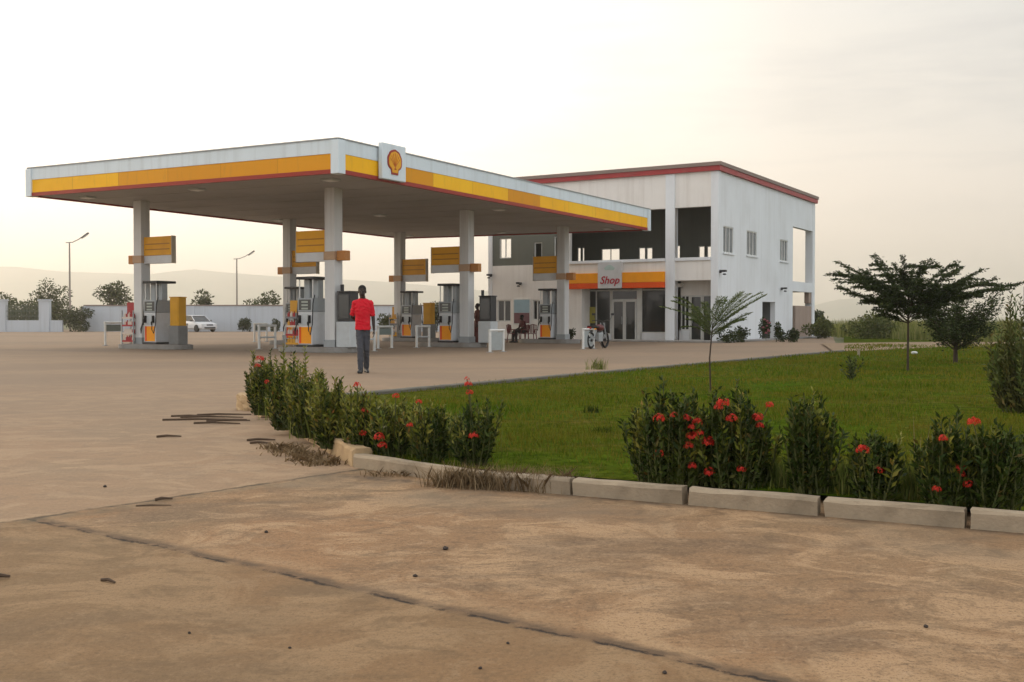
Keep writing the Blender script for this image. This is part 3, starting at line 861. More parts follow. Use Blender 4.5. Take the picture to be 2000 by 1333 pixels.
board((0, 1), 845, 484, 534, -1, 'yellow board seen in shade on the middle column of the right-hand row')
board((1, 1), 621, 488, 535, 1, 'yellow board whose lower edge shows below the nearest board')
board((0, 2), 1043, 502, 549, -1, 'shaded yellow board in front of the green upper wall of the shop')
board((1, 2), 834, 506, 550, 1, 'small yellow board on the rear column, against pale sky')

# end barriers
def make_barrier(panel):
    t = thing('safety_barrier', 'x', 'barrier', (0, 0, 0), THETA, 'white barriers at the ends of the islands')
    for s in (-1, 1):
        mb = MB(); mb.tube([(0, s * .42, 0), (0, s * .42, .93)], .048, 10); pst = mb.build('post', RAIL, t, smooth='auto')
        mb = MB(); mb.box(-.09, .09, s*.42 - .09, s*.42 + .09, .001, .02); mb.build('base_plate', GREYM, pst)
    mb = MB(); mb.tube([(0, -.47, .96), (0, .47, .96)], .05, 10); mb.build('top_rail', RAIL, t, smooth='auto')
    if panel == 1:
        mb = MB(); mb.box(-.012, .012, -.36, .36, .08, .88); mb.build('infill_panel', paint('infill_grey', (.33, .36, .355), .5, .12, 4, dirt=.4, dirtcol=(.2, .18, .15)), t, bevel=.005)
    elif panel == 2:
        mb = MB(); mb.box(-.012, .012, -.36, .36, .60, .88); mb.build('top_panel', paint('barrier_panel', (.16, .19, .17), .5, .2), t, bevel=.005)
    else:
        mb = MB(); mb.tube([(0, -.37, .48), (0, .37, .48)], .035, 8); mb.build('mid_rail', LGREY, t)
    return t
bar = [make_barrier(0), make_barrier(1), make_barrier(2)]
used = set()
def put_barrier(px, py, kind, label, hs=1.0):
    loc = g(px, py)
    if kind not in used:
        used.add(kind); o = bar[kind]; o.location = loc; o['label'] = label
    else: o = dup(bar[kind], loc, THETA, label)
    o.scale = (1, 1, hs); return o
put_barrier(222, 675, 2, 'white barrier with a dark upper panel at the far left end of the left island', 1.0)
put_barrier(350, 674, 0, 'white barrier at the foot of the left yellow cabinet', .92)
put_barrier(522, 682, 0, 'open white barrier left of the bottle rack on the nearest island', .9)
put_barrier(716, 687, 0, 'white barrier right behind the person in the red shirt', .86)
put_barrier(509, 668, 2, 'white barrier farther back, left of the nearest island', .92)
put_barrier(826, 679, 0, 'white barrier in front of the yellow cabinet in the middle', .86)
put_barrier(752, 681, 2, 'white barrier just right of the person in red, beside green plants', .86)
put_barrier(970, 688, 1, 'white barrier with a grey infill panel in the middle of the forecourt', .76)
put_barrier(1149, 682, 1, 'white barrier with a grey infill panel beside the motorcycle', .76)

# cabinets on stands
def cabinet(px, row, w, z0, z1, top, body, stand, label, knob=False, dy=0.0):
    t = thing('service_cabinet', label, 'cabinet', ST.w(xr(px, row, dy), YC[row] + dy, 0), THETA)
    zs = ISLAND_Z + .012 if abs(dy) < .3 else 0
    mb = MB(); mb.box(-w * .5, w * .5, -w * .45, w * .45, zs, z0 - .002); mb.build('stand', stand, t, bevel=.02)
    mb = MB(); mb.box(-w * .46, w * .46, -w * .36, w * .36, z0, z1 - .04); bd_ = mb.build('body', body, t, bevel=.02)
    mb = MB(); mb.box(-w * .5, w * .5, -w * .4, w * .4, z1 - .038, z1); mb.build('lid', top, t, bevel=.012)
    mb = MB(); mb.box(-w * .36, w * .36, -w * .36 - .012, -w * .36 - .001, z0 + .1, z1 - .12); mb.build('front_panel', body if not knob else MGLASS, bd_)
    if knob:
        mb = MB(); mb.tube([(-w*.42, 0, z1 - .02), (-w*.42, 0, z1 + .22)], .06, 8); mb.build('vent_pipe', DARK, t)
    return t
CABY = paint('cabinet_yellow', (.62, .31, .015), .5, .15, 3, dirt=.3, dirtcol=(.4, .2, .02))
cabinet(348, 0, .50, .86, 1.92, CABY, CABY, paint('stand_grey', (.20, .20, .19), .7, .2, 3, dirt=.4), 'yellow cabinet on a grey stand between left fuel pump and parked car')
cabinet(838, 2, .50, .86, 1.92, CABY, CABY, paint('stand_grey', (.2, .2, .19)), 'yellow cabinet on a grey stand between the two middle fuel pumps')
cabinet(680, 0, .58, 1.02, 2.02, DARK, DARK, LGREY, 'dark screened cabinet on a pale pedestal, left of the person in red', True)
cabinet(953, 1, .58, 1.02, 2.02, DARK, DARK, LGREY, 'dark screened cabinet on a pale pedestal beside the person in maroon', True)

# bottle racks
OILC = [paint('bottle_red', (.36, .03, .035), .35, .15, 8), paint('bottle_cream', (.62, .52, .44), .35, .1, 8), paint('bottle_yellow', (.60, .30, .03), .35, .1, 8), paint('bottle_grey', (.2, .2, .21), .35, .1, 8)]
def rack(px, row, label, pal, seed, w=.62, dy=-.15):
    rr = random.Random(seed)
    t = thing('oil_bottle_rack', label, 'display rack', ST.w(xr(px, row, dy), YC[row] + dy, ISLAND_Z + .012), THETA, 'oil bottle racks on the islands')
    hh = 1.25
    mb = MB()
    for a in (-1, 1):
        for b in (-1, 1): mb.box(a * w/2 - .018, a * w/2 + .018, b * .2 - .018, b * .2 + .018, 0, hh)
    mb.build('rack_frame', GREYM, t)
    me_cache = {}
    def bottle_mesh(m):
        if m.name not in me_cache:
            b = MB(); b.prism([(-.05, -.035), (.05, -.035), (.05, .035), (-.05, .035)], 0, .15); b.lathe([(.03, .15), (.018, .18), (.018, .21), (.012, .212)], n=8)
            me_cache[m.name] = b.mesh('oil_bottle', m)
        return me_cache[m.name]
    for lv in range(4):
        z = .10 + lv * .29
        mb = MB(); mb.box(-w/2 + .02, w/2 - .02, -.18, .18, z - .02, z); mb.build('shelf', GREYM, t)
        mb = MB(); mb.box(-w/2 + .02, w/2 - .02, -.222, -.212, z - .03, z + .035); mb.build('price_strip', OILC[pal[lv % len(pal)]], t)
        n = 5
        for i in range(n):
            for y in (-.12,):
                c_ = OILC[pal[rr.randrange(len(pal))]]
                o = bpy.data.objects.new('oil_bottle', bottle_mesh(c_)); COL.objects.link(o)
                o.location = ST.w(xr(px, row, dy), YC[row] + dy, ISLAND_Z + .012) + Vector((XX, XY, 0)) * (-w/2 + .09 + i * (w - .18) / (n - 1)) + Vector((UX, UY, 0)) * y + Vector((0, 0, z))
                o.rotation_euler = (0, 0, THETA)
                yield_label(o, label, c_, lv, i, n)
    mb = MB(); mb.box(-w/2, w/2, .03, .06, hh - .12, hh + .30); mb.build('header_board', OILC[pal[0]], t)
    return t
lvl = ['bottom', 'second', 'third', 'top']; pos = ['far left', 'second from left', 'middle', 'second from right', 'far right']
def yield_label(o, lab, mat_, lv, i, n):
    col = mat_.name.split('_')[1]
    where = lab.split('|')[0] if '|' in lab else lab
    short = {'red': 'left island', 'amb': 'nearest island', 'bro': 'back island'}[lab[:3]]
    tag(o, '%s oil bottle, %s on the %s shelf of the %s rack' % (col, pos[i], lvl[lv], short), 'bottle', 'oil bottles on the racks')
rack(258, 0, 'red and white bottle rack left of the leftmost column', [0, 1, 0, 1], 1)
rack(580, 0, 'amber and red bottle rack left of the nearest fuel pump', [2, 0, 1, 3, 0], 2, w=.66)
rack(773, 2, 'brown and cream bottle rack before the rear column', [2, 1, 3, 2], 3, w=.5)

# ------------------------------------------------------------------ shop building (local x to the right along the front, y into depth)
bld = thing('shop_building', 'white two-storey station shop with red roof edge and dark upper gallery', 'building', BD.w(0, 0), THETA)
fx = lambda px, py=600, y=0.0: BD.on_row(px, py, y)[0]
fz = lambda px, py, y=0.0: BD.on_row(px, py, y)[1]
sy_ = lambda px, py=600: BD.on_side(px, py, 0)[0]
sz_ = lambda px, py: BD.on_side(px, py, 0)[1]
XL = fx(955); XS0 = fx(1104); XS1 = fx(1112); XC0, XC1 = fx(1300), fx(1318); XB1 = fx(1388)
zTop = BH - .42
zOpenT = fz(1350, 405); zOpenB = fz(1350, 507); zBeamB = fz(1350, 548)
zGreenB = fz(1000, 519)
T = .28
SL_Z = zOpenB - .75
# front wall: one sheet with openings (gallery bays, shop recess, entrance recess, ground floor windows)
win_px = [(971, 998, 586, 629), (1040, 1058, 586, 626)]
wins = []
for a, b, t_, bt in win_px:
    wins.append((fx(a), fx(b), fz((a+b)/2, bt), fz((a+b)/2, t_)))
poster = (fx(1005), fx(1035), fz(1020, 632), fz(1020, 586))
holes = [(XS1, XC0, zOpenB, zOpenT), (XC1, XB1, zOpenB, zOpenT), (fx(1136), XC0, -1, fz(1220, 563)), (XC1, XB1, -1, zBeamB)] + wins
hole_wing = (XL + .22, XS0, zGreenB, zOpenT)
mb = MB(); mb.wall(XL, 0, -.02, zTop, 0, T, holes + [hole_wing]); front = mb.build('wall', CREAM, bld)
# green cladding of the left wing with tall windows
wg = [(975, 998, 466, 505), (1043, 1058, 474, 506), (1082, 1094, 462, 505)]
gh = [(fx(a), fx(b), fz((a+b)/2, d), fz((a+b)/2, c)) for a, b, c, d in wg]
mb = MB(); mb.wall(hole_wing[0], hole_wing[1], hole_wing[2], hole_wing[3], .03, T - .04, gh); mb.build('green_cladding', GREEN, bld)
def frame_in(parent, x0, x1, z0, z1, y, mull=0, trans=0, name='window', mat=RAIL, pane=DGLASS, t=.05, pane_on=True):
    mb = MB()
    mb.box(x0 - .002, x0 + t, y, y + .07, z0, z1); mb.box(x1 - t, x1 + .002, y, y + .07, z0, z1)
    mb.box(x0 + t, x1 - t, y, y + .07, z0, z0 + t); mb.box(x0 + t, x1 - t, y, y + .07, z1 - t, z1)
    for i in range(mull):
        xm = x0 + (x1 - x0) * (i + 1) / (mull + 1); mb.box(xm - t/2, xm + t/2, y + .004, y + .066, z0 + t, z1 - t)
    if trans: mb.box(x0 + t, x1 - t, y + .007, y + .063, z0 + (z1-z0)*trans - t/2, z0 + (z1-z0)*trans + t/2)
    f = mb.build(name, mat, parent)
    if pane_on:
        mb = MB(); mb.box(x0 + t*.6, x1 - t*.6, y + .03, y + .042, z0 + t*.6, z1 - t*.6); mb.build('pane', pane, f)
    return f
for (a, b, c_, d) in gh: frame_in(bld, a, b, c_, d, .06, mull=1 if b - a > .5 else 0, pane_on=False, t=.045)
for (a, b, c_, d) in wins: frame_in(bld, a, b, c_, d, .05, mull=1, t=.07)
a, b, c_, d = poster
mb = MB(); mb.box(a - .06, b + .06, -.05, .0 - .002, c_ - .06, d + .06); pf = mb.build('poster_frame', RAIL, bld, bevel=.01)
mb = MB(); mb.box(a, b, -.058, -.051, c_ + (d - c_) * .45, d); mb.build('poster_top', paint('poster_blue', (.30, .42, .47), .4, .15, 3), pf)
mb = MB(); mb.box(a, b, -.0585, -.0515, c_, c_ + (d - c_) * .445); mb.build('poster_bottom', paint('poster_dark', (.16, .07, .08), .4, .4, 4), pf)
# piers proud of the wall
mb = MB(); mb.box(XC0, XC1, -.06, T + .1, -.02, zTop - .01); mb.build('pillar', WHITE, bld, bevel=.01)
mb = MB(); mb.box(XB1 + .01, .03, -.035, .30, -.02, zTop - .01); mb.build('corner_pier', WHITE, bld, bevel=.01)
mb = MB(); mb.box(XL - .03, XL + .21, -.03, T, -.02, zTop - .01); mb.build('corner_pier', WHITE, bld, bevel=.01)
mb = MB(); mb.box(XS1, XC0 - .01, -.07, .20, zOpenB - .06, zOpenB + .09); mb.box(XC1 + .01, XB1, -.07, .20, zOpenB - .06, zOpenB + .09); mb.build('sill', WHITE, bld, bevel=.01)
# gallery: slab, dark rear wall with window openings through which the sky shows
GYW = 4.2
mb = MB(); mb.box(XL + .3, -.3, T + .002, BL - .3, SL_Z - .25, SL_Z); mb.build('upper_floor', GREEN, bld)
bw = [(1127, 1134, 484, 510), (1136, 1141, 484, 510), (1174, 1210, 486, 510), (1247, 1260, 484, 509), (1262, 1274, 484, 509), (1318, 1328, 480, 507), (1364, 1376, 481, 507), (1380, 1389, 481, 507)]
bh = []
for a, b, c_, d in bw:
    bh.append((fx(a, 495, GYW), fx(b, 495, GYW), fz((a+b)/2, 521, GYW), fz((a+b)/2, c_, GYW)))
mb = MB(); mb.wall(XS0 - 3.0, -.32, SL_Z + .002, zTop - .3, GYW, GYW + .18, bh); mb.build('gallery_rear_wall', GREEN, bld)
for (a, b, c_, d) in bh: frame_in(bld, a, b, c_, d, GYW + .05, mull=1 if b - a > .6 else 0, pane_on=False, t=.035)
mb = MB(); mb.wall(T + .002, GYW - .002, SL_Z + .002, zTop - .3, XS0 - 3.2, XS0 - 3.0 - .002, axis='y'); mb.build('partition', GREEN, bld)
mb = MB(); mb.wall(XL + .3, -.3, -.02, SL_Z - .26, BL * .55, BL * .55 + .2); mb.build('rear_wall', CREAM, bld)
mb = MB(); mb.wall(T + .002, BL, -.02, SL_Z + .3, XL, XL + .2, axis='y'); mb.build('side_wall', WHITE, bld)
mb = MB(); mb.box(XL, XL + .4, BL - .45, BL - .03, SL_Z + .302, zTop - .3); mb.build('pillar', WHITE, bld)
for (pa, pb_) in ((fx(1244, 620, .95), fx(1254, 620, .95)), (fx(1129, 620, .95), fx(1138, 620, .95))):
    mb = MB(); mb.box(pa, pb_, .93, 1.10, -.02, fz(1220, 563)); mb.build('shopfront_mullion', RAIL, bld)
# roof slab, red edge, grey cap
ov = .14
mb = MB(); mb.box(XL - .02, -.02, .02, BL - .02, zTop - .28, zTop - .002); mb.build('roof', GREEN, bld)
mb = MB(); x0, x1, y0, y1 = XL - ov, ov, -ov, BL + ov
for bx in ((x0, x1, y0, y0 + .3), (x0, x1, y1 - .3, y1), (x0, x0 + .3, y0 + .3, y1 - .3), (x1 - .3, x1, y0 + .3, y1 - .3)): mb.box(*bx, zTop, zTop + .24)
mb.build('red_band', REDB, bld)
mb = MB(); e_ = .05
for bx in ((x0 - e_, x1 + e_, y0 - e_, y0 + .3), (x0 - e_, x1 + e_, y1 - .3, y1 + e_), (x0 - e_, x0 + .3, y0 + .3, y1 - .3), (x1 - .3, x1 + e_, y0 + .3, y1 - .3)): mb.box(*bx, zTop + .243, BH)
mb.build('roof_cap', ROOFC, bld)
# shop sign band
zsA, zsB = fz(1255, 563), fz(1255, 532)
sx0, sx1 = fx(1171), fx(1217)
for (a, b) in ((XS1 - .02, sx0 - .01), (sx1 + .01, XC0 - .012)):
    mb = MB(); mb.box(a, b, -.16, -.002, zsA + (zsB - zsA) * .36, zsB); bd_ = mb.build('orange_band', ORG, bld, bevel=.012)
    mb = MB(); mb.box(a, b, -.155, -.004, zsA, zsA + (zsB - zsA) * .355); mb.build('red_band', ORGR, bld, bevel=.012)
zq1 = fz(1194, 512); zq0 = fz(1194, 564)
mb = MB(); mb.box(sx0, sx1, -.22, -.006, zq0, zq1); sb = mb.build('sign_panel', PUMPW, bld, bevel=.02)
def text_mesh(name, body, size, mat, parent, loc, shear=.0, extrude=.008, bold=0.0, rot=(math.pi/2, 0, 0)):
    cu = bpy.data.curves.new(name, 'FONT'); cu.body = body; cu.size = size; cu.shear = shear; cu.extrude = extrude; cu.offset = bold
    cu.align_x = 'CENTER'; cu.align_y = 'CENTER'; cu.resolution_u = 3
    tmp = bpy.data.objects.new('tmp', cu); COL.objects.link(tmp)
    dg = bpy.context.evaluated_depsgraph_get(); me = bpy.data.meshes.new_from_object(tmp.evaluated_get(dg))
    bpy.data.objects.remove(tmp); bpy.data.curves.remove(cu)
    me.materials.clear(); me.materials.append(mat)
    o = bpy.data.objects.new(name, me); COL.objects.link(o); o.parent = parent; o.location = loc; o.rotation_euler = rot
    return o
text_mesh('lettering', 'Shop', (sx1 - sx0) * .41, paint('sign_letter_red', (.42, .012, .03), .4, .05), sb, ((sx0 + sx1)/2, -.232, zq0 + (zq1 - zq0) * .30), .30, bold=.006)
mb = MB()
cxm = (sx0 + sx1)/2; czm = zq0 + (zq1 - zq0) * .76
mb.prism([(cxm - .30 + .6*i/12, czm + .16 * math.sin(math.pi*i/12)) for i in range(13)] + [(cxm + .24, czm - .10), (cxm - .24, czm - .10)], -.228, -.221, axis='y')
mb.build('faded_logo', paint('logo_pale_green', (.42, .54, .50), .5, .25, 6), sb)
# shop front, recessed
RY = .95
zcl = fz(1220, 563)
mb = MB(); mb.box(XS1, fx(1136) - .005, T + .001, RY + .1, -.02, zcl + .3); mb.build('recess_return', CREAM, bld)
mb = MB(); mb.box(XS1, XC1, T + .002, RY + .2, zcl + .02, zcl + .2); mb.build('recess_ceiling', CREAM, bld)
rx = lambda px: BD.on_row(px, 620, RY)[0]
rz = lambda px, py: BD.on_row(px, py, RY)[1]
zt = rz(1220, 566)
xa, xb, xc, xd, xe = rx(1136), rx(1194), rx(1246), rx(1252), rx(1304)
frame_in(bld, xa, xb - .02, .32, zt, RY, mull=1, trans=.0, name='shop_window', t=.06)
mb = MB(); mb.box(xa, xb - .02, RY - .02, RY + .12, -.02, .318); mb.build('low_wall', WHITE, bld)
df = frame_in(bld, xb, xc, -.01, zt, RY + .002, mull=0, trans=.80, name='door_frame', t=.07)
dx_m = (xb + xc) / 2
for (a, b, nm) in ((xb + .08, dx_m - .01, 'door'), (dx_m + .01, xc - .08, 'door')):
    d_ = frame_in(bld, a, b, .0, zt * .79, RY - .03, name=nm, t=.075, pane=DGLASS)
    mb = MB(); hxp = b - .11 if a < dx_m - .2 else a + .11
    mb.tube([(hxp, RY - .07, .85), (hxp, RY - .07, 1.25)], .018, 6); mb.build('handle', GREYM, d_)
frame_in(bld, xd, xe, .40, zt, RY, mull=0, name='shop_window', t=.06)
mb = MB(); mb.box(xd - .05, xe, RY - .02, RY + .12, -.02, .398); mb.build('low_wall', WHITE, bld)
mb = MB(); ax0, ax1 = rx(1150), rx(1163); mb.box(ax0, ax1, RY - .018, RY - .003, .9, 1.75); mb.build('yellow_poster', paint('poster_yellow', (.34, .30, .05), .5, .4, 5), bld)
mb = MB(); ax0, ax1 = rx(1140), rx(1148); mb.box(ax0, ax1, RY - .020, RY - .002, .1, 1.85); mb.build('white_notice', RAIL, bld)
# entrance bay on the right
R2 = 1.25
qx = lambda px: BD.on_row(px, 620, R2)[0]
qz = lambda px, py: BD.on_row(px, py, R2)[1]
zbt = qz(1350, 577)
mb = MB(); mb.box(XC1 - .2, -.30, R2 + .002, R2 + .16, zbt, zBeamB + .2); mb.build('recess_wall', CREAM, bld)
mb = MB(); mb.box(XC1 - .25, -.29, T + .002, R2 + .2, zBeamB + .01, zBeamB + .15); mb.build('recess_ceiling', CREAM, bld)
e0, e1, e2, e3 = XC1 - .18, qx(1347), qx(1372), qx(1396)
frame_in(bld, e0, e1, .55, zbt - .002, R2, mull=1, name='window', t=.06)
mb = MB(); mb.box(e0 - .1, e1, R2 - .02, R2 + .12, -.02, .548); mb.build('low_wall', WHITE, bld)
d_ = frame_in(bld, e1 + .01, e2, .0, zbt - .002, R2 - .01, name='door', t=.09)
mb = MB(); mb.tube([(e1 + .16, R2 - .06, .9), (e1 + .16, R2 - .06, 1.2)], .018, 6); mb.build('handle', GREYM, d_)
frame_in(bld, e2 + .01, -.30, .0, zbt - .002, R2, name='window', t=.06)
# right-hand side wall (plane x = 0, facing +x)
yO0, yO1 = sy_(1548), sy_(1577)
zO0, zO1 = sz_(1562, 551), sz_(1562, 446)
yD0, yD1 = sy_(1489), sy_(1514)
zD = sz_(1500, 590)
sw = [(1412, 1432, 443, 495), (1458, 1478, 452, 500), (1523, 1538, 469, 511)]
sh = [(sy_(a), sy_(b), sz_((a+b)/2, d), sz_((a+b)/2, c_)) for a, b, c_, d in sw]
zL1 = sz_(1562, 570)
mb = MB(); mb.wall(.301, yO0, -.25, zTop - .01, -T, 0, sh + [(yD0, yD1, -1, zD)], axis='y')
mb.wall(yO0, BL, zO1, zTop - .01, -T, 0, axis='y'); side = mb.build('side_wall', WHITE, bld)
mb = MB(); mb.box(-T, 0, yO0 + .002, BL - .5, zL1, zO0); mb.build('balcony_parapet', WHITE, bld)
mb = MB(); mb.box(-T - .16, .02, BL - .55, BL - .02, -.25, zTop - .012); mb.build('pillar', WHITE, bld, bevel=.012)
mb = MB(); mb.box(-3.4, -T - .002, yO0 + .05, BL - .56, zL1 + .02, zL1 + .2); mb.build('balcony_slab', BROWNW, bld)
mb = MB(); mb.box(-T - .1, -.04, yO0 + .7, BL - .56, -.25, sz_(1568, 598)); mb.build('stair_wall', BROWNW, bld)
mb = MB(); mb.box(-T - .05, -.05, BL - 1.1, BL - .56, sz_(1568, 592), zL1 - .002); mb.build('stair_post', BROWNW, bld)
def frame_side(y0, y1, z0, z1):
    mb = MB(); t = .055
    mb.box(-.13, -.03, y0, y0 + t, z0, z1); mb.box(-.13, -.03, y1 - t, y1, z0, z1)
    mb.box(-.13, -.03, y0 + t, y1 - t, z0, z0 + t); mb.box(-.13, -.03, y0 + t, y1 - t, z1 - t, z1)
    for i in (1, 2): ym = y0 + (y1 - y0) * i / 3; mb.box(-.12, -.04, ym - .025, ym + .025, z0 + t, z1 - t)
    f = mb.build('window', RAIL, bld)
    mb = MB(); mb.box(-.085, -.075, y0 + .03, y1 - .03, z0 + .03, z1 - .03); mb.build('pane', paint('curtained_glass', (.13, .145, .155), .12, .5, 3), f)
    mb = MB(); mb.box(-.02, .06, y0 - .08, y1 + .08, z0 - .07, z0 - .002); mb.build('sill', WHITE, f)
for q in sh: frame_side(*q)
# side door recess
mb = MB(); mb.box(-1.2, -T - .001, yD0 - .1, yD1 + .1, zD, zD + .15); mb.build('recess_ceiling', CREAM, bld)
mb = MB(); mb.box(-1.3, -1.2, yD0 - .1, yD1 + .1, -.25, zD); mb.build('side_door', paint('side_door_grey', (.30, .29, .28), .5, .1), bld)
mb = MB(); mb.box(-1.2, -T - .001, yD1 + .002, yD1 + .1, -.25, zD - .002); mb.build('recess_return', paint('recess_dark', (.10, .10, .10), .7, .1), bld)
mb = MB(); mb.box(-1.2, -T - .001, yD0 - .1, yD0 - .002, -.25, zD - .002); mb.build('recess_return', CREAM, bld)
def wall_lamp(x, y, z, dx, dy):
    mb = MB(); mb.box(x - .05, x + .05, y - .05, y + .05, z - .12, z + .02); mb.obox((x + dx * .14, y + dy * .14, z - .02), (.30 if dx else .2, .30 if dy else .2, .10)); mb.lathe([(.06, -.14), (.10, -.20), (.03, -.22)], (x + dx*.2, y + dy*.2, z), 10)
    mb.build('wall_lamp', DARK, bld, bevel=.01)
wall_lamp(.05, sy_(1525), sz_(1525, 563), 1, 0)
wall_lamp(fx(1017), -.05, fz(1017, 553), 0, -1)
wall_lamp(fx(960) , -.08, fz(960, 537), 0, -1)
wall_lamp(.08, sy_(1404), sz_(1404, 529), 1, 0)
# paving step round the building
mb = MB(); mb.box(XL - .6, .9, -1.6, -.07, .0, .07); mb.box(.035, .9, -.068, BL + .6, .0, .07); pv_ = mb.build('pavement', ISL, None, bevel=.015)
pv_.location = BD.w(0, 0); pv_.rotation_euler = (0, 0, THETA); structure(pv_)

# ------------------------------------------------------------------ boundary wall, fence, street lamps, car
YW = 99.0
WALLW = paint('boundary_white', (.50, .53, .56), .8, .06, .25, streak=.3, dirtcol=(.3, .3, .28))
wx = lambda px, Y=YW: (px - 1000) / F * Y
def zpx(py, Y): return at_depth(1000, py, Y).z
t = thing('boundary_wall', 'long pale boundary wall behind the forecourt, left of the shop', 'wall', (wx(165), YW, 0))
mb = MB(); mb.box(0, wx(905) - wx(165), 0, .25, -.05, zpx(598, YW)); mb.build('wall', WALLW, t)
mb = MB(); mb.box(-.06, wx(905) - wx(165) + .05, -.06, .31, zpx(598, YW) + .002, zpx(598, YW) + .10); mb.build('coping', ROOFC, t)
mb = MB()
for i in range(8): xx = i * (wx(905) - wx(165)) / 7; mb.box(xx - .18, xx + .18, -.07, -.002, -.05, zpx(599, YW))
mb.build('pier', WALLW, t)
t = thing('railing_fence', 'low white wall with a see-through railing and square pillars at the left edge', 'fence', (wx(-60, YW - 3), YW - 3, 0))
Yf = YW - 3
x_ = lambda px: wx(px, Yf) - wx(-60, Yf)
mb = MB(); mb.box(0, x_(122), 0, .22, -.05, zpx(626, Yf)); mb.build('low_wall', WALLW, t)
for a, b in ((-40, -20), (-8, 12), (77, 97)):
    mb = MB(); mb.box(x_(a), x_(b), -.15, .4, -.05, zpx(588, Yf)); pl = mb.build('pillar', WALLW, t, bevel=.02)
    mb = MB(); mb.box(x_(a) - .08, x_(b) + .08, -.23, .48, zpx(588, Yf) + .002, zpx(588, Yf) + .12); mb.build('pillar_cap', WALLW, pl, bevel=.02)
mb = MB()
for a, b in ((-20, -8), (12, 77)):
    for k in range(3): zz = zpx(626, Yf) + .35 + k * .45; mb.box(x_(a), x_(b), .08, .13, zz, zz + .05)
    n = int((x_(b) - x_(a)) / .14)
    for i in range(n): xx = x_(a) + (i + .5) * (x_(b) - x_(a)) / n; mb.box(xx - .012, xx + .012, .095, .115, zpx(626, Yf) + .02, zpx(600, Yf))
mb.build('railing', paint('railing_green', (.10, .12, .09), .5, .1), t)

def street_lamp(px, ytop, Yd, label, arm=1.55, hgt=8.3):
    z1 = zpx(ytop, Yd)
    t = thing('street_lamp', label, 'street lamp', (wx(px, Yd), Yd, 0), 0, 'street lamps along the boundary wall')
    PM = paint('lamp_pole', (.26, .22, .19), .6, .1)
    mb = MB(); mb.tube([(0, 0, -.05), (0, 0, z1 * .5), (0, 0, z1)], [.11, .09, .07], 8); mb.build('pole', PM, t, smooth='auto')
    mb = MB(); mb.tube([(-.35, 0, z1 - .02), (.3, 0, z1 + .02), (arm * .55, 0, z1 + .28), (arm * .75, 0, z1 + .5)], .045, 6); mb.build('arm', PM, t, smooth='auto')
    mb = MB(); a = R(-36)
    mb.obox((arm * .95, 0, z1 + .66), (.85, .30, .13), Matrix.Rotation(a, 3, 'Y')); lh = mb.build('lamp_head', paint('lamp_head', (.12, .11, .10), .5, .1), t, bevel=.04)
    mb = MB(); mb.obox((arm * .95 + .04, 0, z1 + .59), (.5, .2, .04), Matrix.Rotation(a, 3, 'Y')); mb.build('lens', LAMP, lh)
    return t
street_lamp(137, 474, 102, 'taller street lamp at the left, above the gap in the wall')
street_lamp(463, 506, 122, 'shorter-looking street lamp behind the wall between two canopy columns', arm=1.75)

